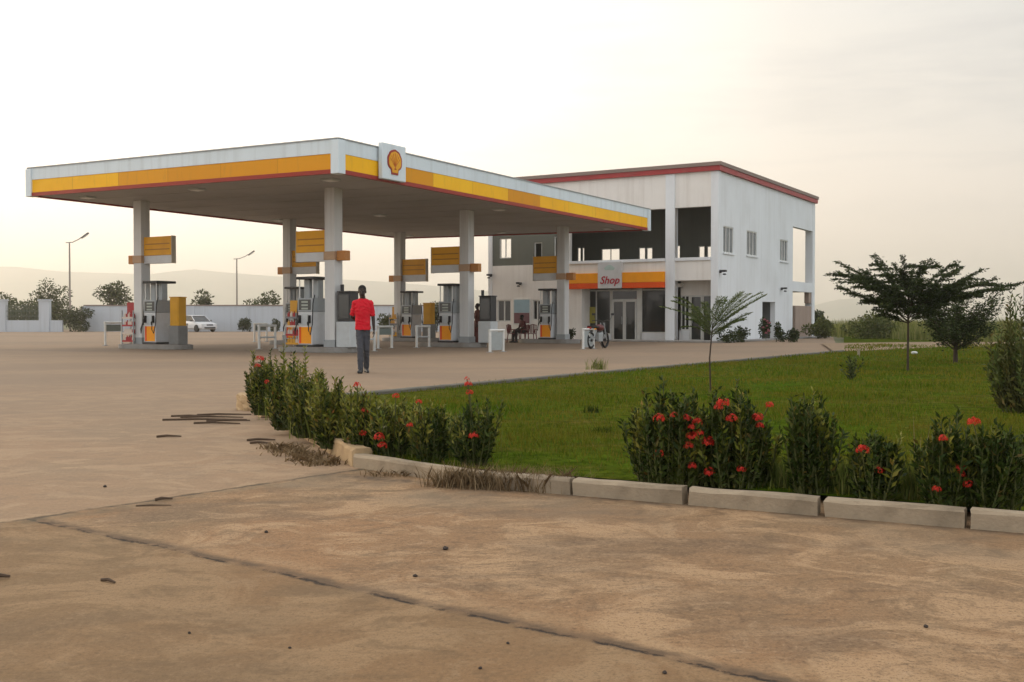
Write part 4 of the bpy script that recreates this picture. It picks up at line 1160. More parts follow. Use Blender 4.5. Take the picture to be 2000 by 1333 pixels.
def make_car(loc, rz):
    t = thing('parked_car', 'white car parked before the boundary wall, seen behind the left island', 'car', loc, rz)
    CW_ = paint('car_white', (.62, .62, .62), .25, .03)
    # body: lofted sections along y (front at -y)
    secs = [(-2.15, .60, .30, .62), (-2.05, .78, .24, .74), (-1.2, .86, .22, .88), (-.75, .87, .22, .94), (.9, .87, .22, .98), (1.6, .86, .24, 1.0), (2.05, .80, .28, .94), (2.15, .68, .36, .86)]
    V = []; Fq = []
    n = 10
    for y, hw, z0, z1 in secs:
        pr = [(-hw*.86, z0), (hw*.86, z0), (hw, z0+.12), (hw*1.0, (z0+z1)/2), (hw*.97, z1-.10), (hw*.86, z1), (-hw*.86, z1), (-hw*.97, z1-.10), (-hw, (z0+z1)/2), (-hw, z0+.12)]
        V += [(a, y, b) for a, b in pr]
    for i in range(len(secs)-1):
        for k in range(n): Fq.append((i*n+k, i*n+(k+1)%n, (i+1)*n+(k+1)%n, (i+1)*n+k))
    mb = MB(); mb.add(V, Fq + [tuple(range(n-1,-1,-1)), tuple((len(secs)-1)*n+k for k in range(n))]); body = mb.build('body', CW_, t, smooth='auto')
    cab = [(-1.0, .74, .90, .92), (-.30, .64, .90, 1.40), (.55, .64, .93, 1.45), (1.15, .66, .95, 1.36), (1.75, .70, .95, .99)]
    V = []; Fq = []
    for y, hw, z0, z1 in cab:
        V += [(-hw*1.12, y, z0), (hw*1.12, y, z0), (hw, y, z1), (-hw, y, z1)]
    for i in range(len(cab)-1):
        for k in range(4): Fq.append((i*4+k, i*4+(k+1)%4, (i+1)*4+(k+1)%4, (i+1)*4+k))
    mb = MB(); mb.add(V, Fq + [(3,2,1,0), tuple(16+k for k in range(4))]); mb.build('window_band', DGLASS, t)
    mb = MB(); V = [(-.66, -.34, 1.405), (.66, -.34, 1.405), (.66, .55, 1.455), (-.66, .55, 1.455), (.68, 1.18, 1.365), (-.68, 1.18, 1.365)]
    mb.add(V + [(a, b, c + .035) for a, b, c in V], [(0,1,7,6), (1,2,8,7), (2,4,10,8), (4,5,11,10), (5,3,9,11), (3,0,6,9), (6,7,8,9), (9,8,10,11), (3,2,1,0), (5,4,2,3)]); mb.build('roof', CW_, t, bevel=.012)
    for s in (-1, 1):
        mb = MB(); mb.tube([(s*.80, -.98, .93), (s*.665, -.32, 1.40)], .035, 6); mb.build('windscreen_pillar', CW_, t)
        mb = MB(); mb.obox((s*.97, -.72, 1.0), (.20, .10, .14)); mb.build('wing_mirror', DARK, t, bevel=.03)
        mb = MB(); mb.obox((s*.60, -2.06, .66), (.32, .16, .15)); mb.build('headlight', paint('headlight', (.6, .62, .62), .15, .05), t, bevel=.04)
        mb = MB(); mb.obox((s*.62, 2.08, .80), (.30, .12, .16)); mb.build('tail_light', REDP, t, bevel=.03)
        for y in (-1.32, 1.32):
            mb = MB(); mb.lathe([(.20, -.1), (.30, -.1), (.325, -.06), (.325, .06), (.30, .1), (.20, .1)], (s*.80, y, .325), 20, axis='x'); wl = mb.build('wheel', BLACK, t, smooth='auto')
            mb = MB(); mb.lathe([(.19, -.09), (.19, .105)], (s*.805, y, .325), 16, axis='x'); mb.build('rim', GREYM, wl)
    mb = MB(); mb.obox((0, -2.12, .62), (.66, .08, .12)); mb.build('grille', DARK, t, bevel=.02)
    mb = MB(); mb.obox((0, -2.13, .38), (1.1, .08, .13)); mb.build('lower_grille', DARK, t, bevel=.02)
    return t
make_car((wx(384, 96.0), 96.0, 0), R(48))

# ------------------------------------------------------------------ motorcycle by the right-hand barrier
def make_motorcycle(loc, rz):
    t = thing('parked_motorcycle', 'dark motorcycle parked beside the right barrier before the shop', 'motorcycle', loc, rz)
    for y in (-.62, .62):
        mb = MB()
        n, k = 24, 8; V = []; Fq = []
        for i in range(n):
            a = 2*math.pi*i/n
            for j in range(k):
                b = 2*math.pi*j/k; rr = .27 + .045*math.cos(b)
                V.append((.045*math.sin(b), y + rr*math.cos(a), .315 + rr*math.sin(a)))
        for i in range(n):
            for j in range(k): Fq.append((i*k+j, ((i+1)%n)*k+j, ((i+1)%n)*k+(j+1)%k, i*k+(j+1)%k))
        mb.add(V, Fq); wl = mb.build('wheel', BLACK, t, smooth=True)
        mb = MB(); mb.lathe([(.05, -.06), (.05, .06)], (0, y, .315), 10, axis='x')
        for i in range(6):
            a = math.pi*i/3; mb.tube([(0, y, .315), (0, y + .24*math.cos(a), .315 + .24*math.sin(a))], .012, 6)
        mb.build('hub_and_spokes', DARK, wl)
    mb = MB(); mb.ell((0, -.12, .78), (.15, .30, .13), 14, 8); mb.build('fuel_tank', paint('bike_dark_red', (.10, .015, .015), .3, .1), t, smooth=True)
    mb = MB(); mb.prism([(.10, .77), (.70, .80), (.74, .86), (.45, .86), (.12, .84)], -.12, .12, axis='x'); mb.build('saddle', BLACK, t, bevel=.03)
    mb = MB(); mb.obox((0, -.02, .42), (.24, .36, .32)); mb.lathe([(.11, 0), (.11, .2)], (-.1, -.18, .52), 10, axis='x'); mb.build('engine', GREYM, t, bevel=.03)
    mb = MB(); mb.tube([(0, -.40, .98), (0, -.30, .70), (0, -.1, .30), (0, .30, .32), (0, .30, .74), (0, -.35, .85)], .025, 8); mb.build('frame', DARK, t)
    for s in (-1, 1):
        mb = MB(); mb.tube([(s*.07, -.36, .96), (s*.07, -.62, .315)], .025, 8); mb.build('fork_leg', GREYM, t)
        mb = MB(); mb.tube([(s*.13, .45, .72), (s*.10, .62, .315)], .025, 8); mb.build('shock_absorber', GREYM, t)
        mb = MB(); mb.tube([(s*.30, -.42, 1.08), (s*.38, -.44, 1.26)], .01, 6); mb.obox((s*.40, -.44, 1.29), (.13, .03, .08)); mb.build('mirror', DARK, t)
        mb = MB(); mb.obox((s*.20, .66, .74), (.06, .06, .05)); mb.build('indicator', ORG, t, bevel=.01)
    mb = MB(); mb.tube([(-.38, -.26, 1.04), (-.20, -.38, 1.07), (0, -.42, 1.02), (.20, -.38, 1.07), (.38, -.26, 1.04)], .016, 8); mb.build('handlebar', DARK, t)
    mb = MB(); mb.lathe([(.02, 0), (.09, .06), (.095, .12)], (0, -.58, .90), 14, axis='y'); mb.build('headlight', MGLASS, t)
    mb = MB(); mb.prism([(.62, .68), (.80, .60), (.86, .40), (.84, .40), (.78, .58), (.60, .66)], -.08, .08, axis='x'); mg = mb.build('rear_mudguard', DARK, t)
    mb = MB(); mb.obox((0, .84, .52), (.16, .02, .12)); mb.build('number_plate', RAIL, mg)
    mb = MB(); mb.obox((0, .76, .78), (.16, .06, .08)); mb.build('tail_light', REDP, t, bevel=.015)
    mb = MB(); mb.tube([(.16, -.05, .30), (.17, .3, .28), (.17, .75, .36)], [.03, .035, .045], 10); mb.build('exhaust', GREYM, t, smooth='auto')
    mb = MB(); mb.tube([(-.08, .05, .28), (-.26, .12, .01)], .014, 6); mb.build('side_stand', DARK, t)
    return t
make_motorcycle(g(1168, 681), R(150))

# ------------------------------------------------------------------ people
SKIN = paint('dark_skin', (.028, .016, .011), .5, .15, 12)
def fused(mb, name, mat, parent, voxel, smooth_it=2, folds=0.0):
    """fuse the overlapping pieces of mb into one continuous smooth surface"""
    me = mb.mesh(name, mat)
    o = bpy.data.objects.new(name, me); COL.objects.link(o)
    md = o.modifiers.new('r', 'REMESH'); md.mode = 'VOXEL'; md.voxel_size = voxel
    sm = o.modifiers.new('s', 'SMOOTH'); sm.iterations = smooth_it; sm.factor = .5
    dg = bpy.context.evaluated_depsgraph_get()
    nm = bpy.data.meshes.new_from_object(o.evaluated_get(dg))
    bpy.data.objects.remove(o); bpy.data.meshes.remove(me)
    nm.name = name
    if not nm.materials: nm.materials.append(mat)
    if folds:
        n_ = len(nm.vertices); co = np.empty(n_ * 3, np.float32); no = np.empty(n_ * 3, np.float32)
        nm.vertices.foreach_get('co', co); nm.vertices.foreach_get('normal', no); co = co.reshape(-1, 3); no = no.reshape(-1, 3)
        x, y, z = co.T
        d = np.sin(z * 34 + 9 * x + 3 * np.sin(x * 21 + z * 13)) * np.sin(x * 26 - z * 17 + 2 * np.sin(z * 23 + y * 15))
        nm.vertices.foreach_set('co', (co + no * (folds * d)[:, None]).astype(np.float32).ravel())
    nm.polygons.foreach_set('use_smooth', [True] * len(nm.polygons))
    r = bpy.data.objects.new(name, nm); COL.objects.link(r); r.parent = parent
    return r

def head_geo(mb, c, yaw=0.0, pitch=0.0):
    """head centred at c, facing -y; returns a mapper for face points"""
    M = Matrix.Rotation(yaw, 3, 'Z') @ Matrix.Rotation(pitch, 3, 'X')
    P = lambda q: Vector(c) + M @ Vector(q)
    tmp = MB()
    tmp.ell((0, .012, .025), (.077, .095, .092), 18, 12)     # skull
    tmp.ell((0, -.018, -.045), (.060, .072, .075), 16, 10)   # face and jaw
    tmp.ell((0, -.052, -.098), (.030, .030, .022), 10, 8)    # chin
    tmp.limb((0, -.088, .018), (0, -.108, -.022), .010, .016, 8)   # nose
    tmp.limb((-.022, -.086, -.060), (.022, -.086, -.060), .010, .010, 8)   # lips
    tmp.limb((-.04, -.080, .034), (.04, -.080, .034), .011, .011, 8)   # brow
    for s in (-1, 1): tmp.ell((s*.078, .012, -.008), (.012, .022, .034), 8, 8)   # ears
    mb.add([P(v) for v in tmp.v], tmp.f)
    return P

def hand_geo(mb, wr, d, pn, curl=.5, s=1.0, side=1):
    """wrist wr, direction d, palm normal pn; five separate fingers"""
    wr, d, pn = Vector(wr), Vector(d).normalized(), Vector(pn).normalized()
    b = d.cross(pn).normalized() * side
    for k in range(4): mb.limb(wr + b * (-.026 + k*.0175) * s * .6, wr + d * .085 * s + b * (-.027 + k * .018) * s, .013 * s, .0125 * s, 8)
    for k, L in enumerate((.070, .080, .074, .058)):
        base = wr + d * .085 * s + b * (-.030 + k * .020) * s
        d1 = (d + pn * curl * .5).normalized(); d2 = (d + pn * curl * 1.5).normalized()
        m_ = base + d1 * L * .55 * s
        mb.limb(base, m_, .0088 * s, .0082 * s, 7); mb.limb(m_, m_ + d2 * L * .5 * s, .0082 * s, .0068 * s, 7)
    t0 = wr + d * .025 * s - b * .030 * s; t1 = t0 + (d * .7 - b * .7 + pn * .3).normalized() * .045 * s
    mb.limb(wr + d * .01, t0, .014 * s, .012 * s, 8); mb.limb(t0, t1, .012 * s, .010 * s, 8); mb.limb(t1, t1 + (d + pn * .4).normalized() * .032 * s, .0095 * s, .008 * s, 8)

def person(loc, rz, label, J, shirt, trousers, vox=.0085, shoe=None, dress=False):
    """J: joint positions in metres, facing -y"""
    t = thing('person', label, 'person', loc, rz)
    b = MB(); V = lambda k: Vector(J[k])
    P = head_geo(b, V('head'), J.get('yaw', 0), J.get('nod', 0))
    b.limb(V('head') + Vector((0, .015, -.06)), V('neck'), .052, .058)
    sp = [V('neck'), V('chest'), V('waist'), V('pelvis')]
    def torso(mb, gx, up=0.0):
        c, w_, p_ = V('chest'), V('waist'), V('pelvis')
        shl, shr = V('shL'), V('shR')
        mb.limb(V('neck') - Vector((0, 0, .03)), (shl + V('neck')) / 2 - Vector((0, 0, .035)), .055 + gx, .062 + gx); mb.limb(V('neck') - Vector((0, 0, .03)), (shr + V('neck')) / 2 - Vector((0, 0, .035)), .055 + gx, .062 + gx)
        mb.limb((shl + V('neck')) / 2 - Vector((0, 0, .035)), shl, .062 + gx, .055 + gx); mb.limb((shr + V('neck')) / 2 - Vector((0, 0, .035)), shr, .062 + gx, .055 + gx)
        up_ = (V('neck') - c); 
        secs = [(V('neck') - up_ * .25, .10 + gx, .075 + gx), (c + up_ * .50, .138 + gx, .092 + gx), (c + up_ * .12, .152 + gx, .110 + gx), (c.lerp(w_, .4), .145 + gx, .110 + gx), (w_, .138 + gx, .105 + gx), (w_.lerp(p_, .6), .140 + gx, .106 + gx), (p_ - Vector((0, 0, .03)), .145 + gx, .108 + gx)]
        if up < 0: secs.append((p_ + Vector((0, 0, up)), .147 + gx, .112 + gx))
        mb.loft(secs)
    torso(b, -.008)
    for s in 'LR':
        b.limb(V('sh' + s), V('el' + s), .046, .038); b.limb(V('el' + s), V('wr' + s), .039, .026)
        d = (V('wr' + s) - V('el' + s)).normalized()
        hand_geo(b, V('wr' + s), J.get('hd' + s, d), J.get('pn' + s, (1 if s == 'L' else -1, -.3, 0)), J.get('curl', .5), 1.0, 1 if s == 'L' else -1)
        b.limb(V('hip' + s), V('kn' + s), .078, .054); b.limb(V('kn' + s), V('an' + s), .054, .036)
        f = Vector(J.get('ft' + s, (0, -1, 0))).normalized()
        b.limb(V('an' + s) + Vector((0, 0, -.03)), V('an' + s) + f * .13 + Vector((0, 0, -.055)), .036, .026)
    body = fused(b, 'body', SKIN, t, vox)
    # eyes
    for s in (-1, 1):
        e = MB(); e.ell(P((s*.030, -.082, .012)), (.011, .007, .007), 8, 6); e.build('eye', paint('eye_white', (.16, .15, .14), .3, .05), body, smooth=True)
    h = MB(); h.ell(P((0, .022, .045)), (.083, .098, .088), 18, 12)
    h2 = MB()
    for i, v in enumerate(h.v): pass
    hv = [Vector(v) for v in h.v]
    o = h.build('hair', paint('black_hair', (.010, .009, .008), .9, .2, 30), t, smooth=True)
    bm = bmesh.new(); bm.from_mesh(o.data)
    fr = P((0, -.2, -.04)) ; up_ = (P((0, -.35, 1)) - P((0, 0, 0))).normalized(); org = P((0, -.02, .028))
    upn = (P((0, -.55, 1.0)) - P((0, 0, 0))).normalized()
    upn = (P((0, .62, 1.0)) - P((0, 0, 0))).normalized()
    bmesh.ops.bisect_plane(bm, geom=bm.verts[:] + bm.edges[:] + bm.faces[:], plane_co=org, plane_no=upn, clear_inner=True)
    es = [e for e in bm.edges if e.is_boundary]
    if es: bmesh.ops.contextual_create(bm, geom=es)
    bm.to_mesh(o.data); bm.free()
    # clothing
    c = MB(); torso(c, .012, up=J.get('hem', -.06))
    for s in 'LR':
        e = V('sh' + s).lerp(V('el' + s), J.get('sleeve', .78)); c.limb(V('sh' + s), e, .058, .056)
        if J.get('sleeve', .78) >= 1: c.limb(V('el' + s), V('el' + s).lerp(V('wr' + s), .9), .058, .044)
    fused(c, 'shirt', shirt, t, vox, 3, .007)
    c = MB(); c.ell(V('pelvis') - Vector((0, 0, .03)), (.160, .117, .11), 18, 10)
    for s in 'LR':
        c.limb(V('hip' + s), V('kn' + s), .086, .066); c.limb(V('kn' + s), V('an' + s) + (V('kn' + s) - V('an' + s)) * .06, .070, .056)
    if dress:
        c.limb(V('pelvis'), (V('knL') + V('knR')) / 2, .17, .19, 16); c.limb((V('knL') + V('knR')) / 2, (V('anL') + V('anR')) / 2 + Vector((0, 0, .08)), .19, .185, 16)
    fused(c, 'skirt' if dress else 'trousers', trousers, t, vox, 3, .006)
    for s in 'LR':
        c = MB(); f = Vector(J.get('ft' + s, (0, -1, 0))).normalized(); a = V('an' + s)
        c.limb(a + Vector((0, 0, -.035)) - f * .05, a + f * .05 + Vector((0, 0, -.035)), .043, .044); c.limb(a + f * .05 + Vector((0, 0, -.042)), a + f * .17 + Vector((0, 0, -.050)), .042, .030)
        c.box(a.x - .045, a.x + .045, a.y - .09, a.y - .08, a.z - .085, a.z - .06)
        sh_ = fused(c, 'shoe', shoe or DARK, t, .007, 1)
        z = min(v.co.z for v in sh_.data.vertices)
    return t

def std(h=1.77):
    k = h / 1.77
    J = dict(head=(0, -.02, 1.655), neck=(0, .0, 1.50), chest=(0, .0, 1.32), waist=(0, .0, 1.12), pelvis=(0, .01, .96),
             shL=(-.155, 0, 1.405), shR=(.155, 0, 1.405), elL=(-.235, .03, 1.14), elR=(.245, .02, 1.13), wrL=(-.16, -.17, 1.02), wrR=(.245, -.05, .875),
             hipL=(-.085, .01, .92), hipR=(.085, .01, .92), knL=(-.075, -.03, .50), knR=(.07, .0, .50), anL=(-.075, -.02, .085), anR=(.06, .05, .085))
    return {a: tuple(c * k for c in v) for a, v in J.items()}
J = std(1.78)
J.update(head=(-.012, -.03, 1.655), elL=(-.222, .06, 1.14), wrL=(-.11, .22, 1.03), hdL=(.8, .1, -.2), pnL=(0, 1, 0), elR=(.205, .03, 1.13), wrR=(.225, -.03, .88), pnR=(-1, -.2, 0),
         hipL=(-.068, .01, .92), hipR=(.070, .01, .92), knL=(-.048, -.12, .50), anL=(-.035, -.16, .085), knR=(.066, .0, .50), anR=(.058, .17, .095), ftL=(-.2, -1, 0), ftR=(.25, -1, -.15), hem=-.09)
SHIRT = paint('red_tshirt', (.60, .007, .02), .8, .14, 7, bmp=.2)
JEANS = paint('grey_jeans', (.06, .062, .072), .85, .2, 6, bmp=.2)
pm = g(709, 729)
person((pm.x, pm.y, 0), R(4), 'standing person in a red T-shirt and grey jeans facing the camera', J, SHIRT, JEANS, .008)

J = std(1.78); J.update(elL=(-.22, -.10, 1.16), wrL=(-.12, -.26, 1.25), elR=(.23, .0, 1.14), wrR=(.21, -.10, .90), sleeve=1.0, hem=-.12)
MAROON = paint('maroon_cloth', (.085, .022, .018), .85, .25, 5)
pb = g(933, 674)
person((pb.x, pb.y, 0), R(-60), 'person in long maroon clothes standing beside the middle column', J, MAROON, MAROON, .011, dress=True, shoe=paint('pale_shoe', (.5, .47, .42), .6, .1))

# seated person and plastic chairs
def chair(loc, rz, label, mat):
    t = thing('plastic_chair', label, 'chair', loc, rz, 'chairs by the shop wall')
    mb = MB(); mb.box(-.22, .22, -.22, .22, .41, .44); mb.build('seat', mat, t, bevel=.01)
    mb = MB(); mb.tube([(-.20, .21, .44), (-.20, .27, .82), (0, .29, .86), (.20, .27, .82), (.20, .21, .44)], .02, 6)
    for x in (-.12, -.04, .04, .12): mb.box(x - .022, x + .022, .235, .255, .45, .84)
    mb.build('backrest', mat, t)
    for a in (-1, 1):
        for b_ in (-1, 1):
            mb = MB(); mb.tube([(a*.19, b_*.19, .41), (a*.23, b_*.23, 0)], [.025, .02], 6); mb.build('leg', mat, t)
        mb = MB(); mb.tube([(a*.235, .22, .62), (a*.235, -.16, .62), (a*.22, -.20, .44)], .02, 6); mb.build('armrest', mat, t)
    return t
CHM = paint('maroon_plastic', (.14, .02, .022), .4, .15, 3)
ps = g(1021, 669.5)
chair((ps.x, ps.y, 0), R(-65), 'maroon plastic chair under the seated person before the shop wall', CHM)
p2 = g(1037, 669.5); chair((p2.x, p2.y, 0), R(-20), 'empty maroon plastic chair to the right of the seated person', CHM)
p2 = g(1003, 669.5); chair((p2.x, p2.y, 0), R(60), 'empty maroon plastic chair to the left of the seated person', CHM)
J = dict(head=(0, -.06, 1.19), neck=(0, -.01, 1.03), chest=(0, .02, .87), waist=(0, .06, .69), pelvis=(0, .07, .55), nod=.25,
         shL=(-.18, 0, .97), shR=(.18, 0, .97), elL=(-.23, -.08, .70), elR=(.23, -.08, .70), wrL=(-.12, -.30, .62), wrR=(.12, -.30, .62),
         hipL=(-.09, .02, .53), hipR=(.09, .02, .53), knL=(-.12, -.42, .53), knR=(.12, -.42, .53), anL=(-.12, -.46, .085), anR=(.12, -.40, .085), pnL=(0, 0, -1), pnR=(0, 0, -1), hem=-.02)
person((ps.x, ps.y, 0), R(-65), 'person in dark clothes sitting on a chair before the shop wall', J, paint('dark_red_top', (.075, .015, .018), .85, .2, 5), paint('dark_trousers', (.03, .022, .022), .85, .2, 5), .011)

# ------------------------------------------------------------------ vegetation
BARK = paint('bark', (.055, .038, .027), .9, .3, 8, bmp=.6)
STEMG = paint('green_stem', (.075, .085, .025), .7, .25, 8)
IXL = leafmat('ixora_leaf', [(0.0, (.012, .024, .004)), (.35, (.020, .038, .006)), (.7, (.034, .058, .009)), (.92, (.075, .095, .015)), (1.0, (.11, .06, .015))], .5, .10, .12)
IXY = leafmat('ixora_leaf_young', [(0.0, (.06, .082, .008)), (.4, (.12, .15, .014)), (.75, (.22, .225, .030)), (.93, (.30, .27, .06)), (1.0, (.22, .085, .02))], .45, .2)
REDF = leafmat('ixora_petal', [(0.0, (.42, .018, .018)), (.5, (.62, .035, .022)), (1.0, (.75, .075, .03))], .5, .25)
def flower_head(parent, c, r, seed=0, mat=None, label=None):
    n = 34
    d = unit(nrg.normal(size=(n, 3))); d[:, 2] = np.abs(d[:, 2]) * .9 - .15; d = unit(d)
    P0 = np.array(c) + d * r * nrg.uniform(.75, 1.05, (n, 1))
    Vs = []; Fs = []; o = 0
    for i in range(n):
        dd = d[i]; a = unit(np.cross(dd, nrg.normal(size=3))[None])[0]; b = np.cross(dd, a)
        s = r * nrg.uniform(.26, .38)
        for k in range(4):
            th = k * math.pi / 2; u = a * math.cos(th) + b * math.sin(th); v = np.cross(dd, u)
            Vs += [P0[i], P0[i] + u * s * .55 + v * s * .28 + dd * s * .1, P0[i] + u * s - dd * s * .15, P0[i] + u * s * .55 - v * s * .28 + dd * s * .1]
            Fs.append((o, o+1, o+2, o+3)); o += 4
    return raw_mesh('flower', Vs, Fs, mat or REDF, parent)

def shrub(name, base, rx_, ry_, h, label, mats, seed, nsh=70, leaf=.055, tops=.12, flowers=(), group=None, cat='shrub', z0=.05, lean=0.0, narrow=.55, dens=1.0, light_frac=.25, ragged=.70):
    """upright leafy shoots from a crown base; outline uneven, shoots poke out"""
    r = np.random.default_rng(seed)
    t = thing(name, label, cat, (base[0], base[1], z0), 0, group)
    P = {0: [], 1: []}; D = {0: [], 1: []}; Ls = {0: [], 1: []}
    stems = MB()
    for i in range(nsh):
        a = r.uniform(0, 2*math.pi); q = math.sqrt(r.uniform(0, 1))
        ex, ey = math.cos(a) * q * rx_, math.sin(a) * q * ry_
        top = h * (1 - .30 * q ** 2.5) * r.uniform(ragged, 1.0) + (abs(r.normal(0, tops)) * h if r.random() < .30 else 0)
        p0 = np.array([ex * narrow, ey * narrow, 0.0]); p1 = np.array([ex * r.uniform(.9, 1.15) + lean * top + r.normal(0, .035), ey + r.normal(0, .035), top])
        pm_ = (p0 + p1) / 2 + np.array([ex, ey, 0]) * .18
        L = np.linalg.norm(p1 - p0); n = max(4, int(L / (leaf * .42) * dens))
        ts = np.linspace(.06 if q > .4 else .25, 1, n)
        pts = (1-ts)[:, None]**2 * p0 + 2*(ts*(1-ts))[:, None] * pm_ + ts[:, None]**2 * p1
        stems.tube([tuple(p0), tuple(pm_ * .5 + (p0 + p1) * .25), tuple(p1)], [.007, .005, .0025], 4)
        ax = unit((p1 - p0)[None])[0]
        k = 1 if r.random() < light_frac else 0
        for j in range(n):
            ph = j * 1.57 + r.normal(0, .4)
            out = np.array([math.cos(ph), math.sin(ph), 0])
            for sgn in (1, -1):
                kk = k if ts[j] > .35 else 0
                P[kk].append(pts[j] + r.normal(0, .006, 3)); D[kk].append(out * sgn * r.uniform(.6, 1) + ax * r.uniform(.5, 1.5) + r.normal(0, .2, 3)); Ls[kk].append(leaf * r.uniform(.65, 1.25) * (1 if ts[j] < .9 else .75))
    Vs = []; off = 0; mats_ = []
    crown = None
    for kk in (0, 1):
        if not P[kk]: continue
        L = np.array(Ls[kk]); V, Fq = leaf_arrays(P[kk], D[kk], L, L * .36)
        V[:, 2] = np.maximum(V[:, 2], .003)
        raw_mesh('foliage', V, Fq, mats[kk], t)
    stems.build('stems', STEMG, t)
    for f in flowers:
        flower_head(t, (f[0] - base[0], f[1] - base[1], f[2] - z0), f[3])
        s_ = MB(); c_ = Vector((f[0] - base[0], f[1] - base[1], f[2] - z0)); s_.tube([(c_.x * .6, c_.y * .6 + .03, max(.02, c_.z - .18)), (c_.x, c_.y + .01, c_.z)], .004, 4); s_.build('flower_stalk', STEMG, t)
    return t

def hedge_plant(cx, w, ytop, ybase, label, seed, flowers=(), name='flowering_shrub', back=.16, group='shrubs along the kerb', young=.25, tops=.12, nsh=70, depthf=.8, **kw):
    """shrub standing just behind the kerb, sized from its extent in the photo"""
    b = g(cx, ybase, .05)
    d = Vector((b.x, b.y)).normalized()
    base = Vector((b.x, b.y)) + d * back
    sc = base.y / F
    h = at_depth(cx, ytop, base.y).z - .05
    rx_ = w * .5 * sc
    fl = []
    for (px, py, pr) in flowers:
        q = at_depth(px, py, base.y - rx_ * depthf * 1.02 + rnd.uniform(-.02, .03)); fl.append((q.x, q.y, q.z, pr * .82 * base.y / F))
    return shrub(name, base, rx_, rx_ * depthf, h, label, (IXL, IXY), seed, nsh=nsh, flowers=fl, group=group, light_frac=young, tops=tops, **kw)

G1 = 'red flowering shrubs behind the kerb'
hedge_plant(1310, 152, 768, 952, 'bushy shrub with most of the red blooms, above the first dark kerb gap', 101, [(1287,820,14),(1316,812,9),(1340,819,12),(1362,826,12),(1287,888,12),(1352,855,15),(1366,848,11),(1383,865,17),(1345,872,12),(1352,912,11),(1386,925,14),(1350,836,9)], group=G1, dens=1.15, narrow=.85, nsh=95, young=.2)
hedge_plant(1432, 142, 772, 956, 'wide dark shrub with red blooms on top, right of the bushiest one', 102, [(1412,788,15),(1404,797,11),(1430,820,14),(1480,818,14),(1503,793,11),(1448,918,12),(1484,833,10)], group=G1, dens=1.15, narrow=.85, nsh=90, young=.15, tops=.16)
hedge_plant(1585, 80, 778, 970, 'narrow dark shrub without blooms, pale stem in front, behind the second kerb gap', 103, [], group=G1, dens=1.15, narrow=.85, nsh=70, young=.2, tops=.14)
hedge_plant(1712, 84, 846, 985, 'small round dark shrub with two red blooms', 104, [(1685,882,16),(1717,920,13)], group=G1, dens=1.15, narrow=.85, nsh=60, young=.10, tops=.08)
hedge_plant(1848, 88, 826, 1002, 'dark shrub with a column of red blooms above the third kerb gap', 105, [(1842,858,11),(1876,915,15),(1877,930,12),(1890,948,13),(1830,957,11)], group=G1, dens=1.15, narrow=.85, nsh=70, young=.12)
hedge_plant(1944, 108, 834, 1008, 'broad dark shrub at the right edge with one bloom on top', 106, [(1903,826,15)], group=G1, dens=1.15, narrow=.85, nsh=85, young=.10, tops=.07)
G2 = 'shrubs in the hedge on the left of the lawn'
L_ = [(514, 52, 704, 812, 'tall shrub at the far left tip of the hedge, reddish blooms on top', [(508,702,10),(523,748,9),(503,716,8)], .35),
      (556, 62, 712, 842, 'tall shrub second from the far tip of the hedge, with stiff upright shoots', [(577,862,6)], .45),
      (604, 74, 722, 858, 'yellow-green shrub with pale shoots in the middle of the left hedge', [], .75),
      (652, 76, 732, 880, 'bright shrub right of the yellow-green one, pale flower buds on top', [], .62),
      (706, 82, 752, 892, 'loose shrub below the feet of the person in red, one red bloom', [(697,753,9),(713,803,9),(709,848,9)], .45),
      (768, 86, 768, 903, 'shrub with a cluster of red blooms low on its front', [(740,855,13),(747,872,12),(773,775,9)], .35),
      (842, 86, 782, 908, 'dark low shrub between the bloom cluster and the round one', [(818,786,8),(800,832,8)], .35),
      (926, 88, 782, 912, 'rounded shrub at the right end of the left hedge, with a tall red spike', [(925,853,13),(915,752,10),(917,768,9),(912,741,6)], .22)]
for i, (cx, wd, yt, yb2, lab, fl, yg) in enumerate(L_):
    hedge_plant(cx, wd * (1.2 if i < 4 else 1.0), yt - (6 if i < 4 else -4), yb2 + 3, lab, 120 + i, fl, group=G2, young=min(.85, yg + .2), nsh=(85 if i < 4 else 48), tops=(.2 if i in (0, 1, 2, 7) else .07), ragged=.5, back=.25 if i < 7 else .2)
for i, (cx, wd, yt, yb2) in enumerate([(585, 60, 735, 842), (632, 60, 750, 862), (690, 60, 778, 878), (738, 70, 775, 885), (805, 80, 790, 893), (880, 70, 805, 898)]):
    lab = ['back-row shrub between the second and third plants of the left hedge', 'back-row shrub behind the yellow-green plant of the left hedge', 'back-row shrub behind the loose plant below the person in red', 'back-row shrub behind the low bloom cluster',
           'back-row low shrub left of the dark low one', 'back-row low shrub just left of the rounded one'][i]
    hedge_plant(cx, wd, yt, yb2, lab, 140 + i, [], group=G2, young=.65, nsh=38, tops=.05, back=.5, ragged=.5)

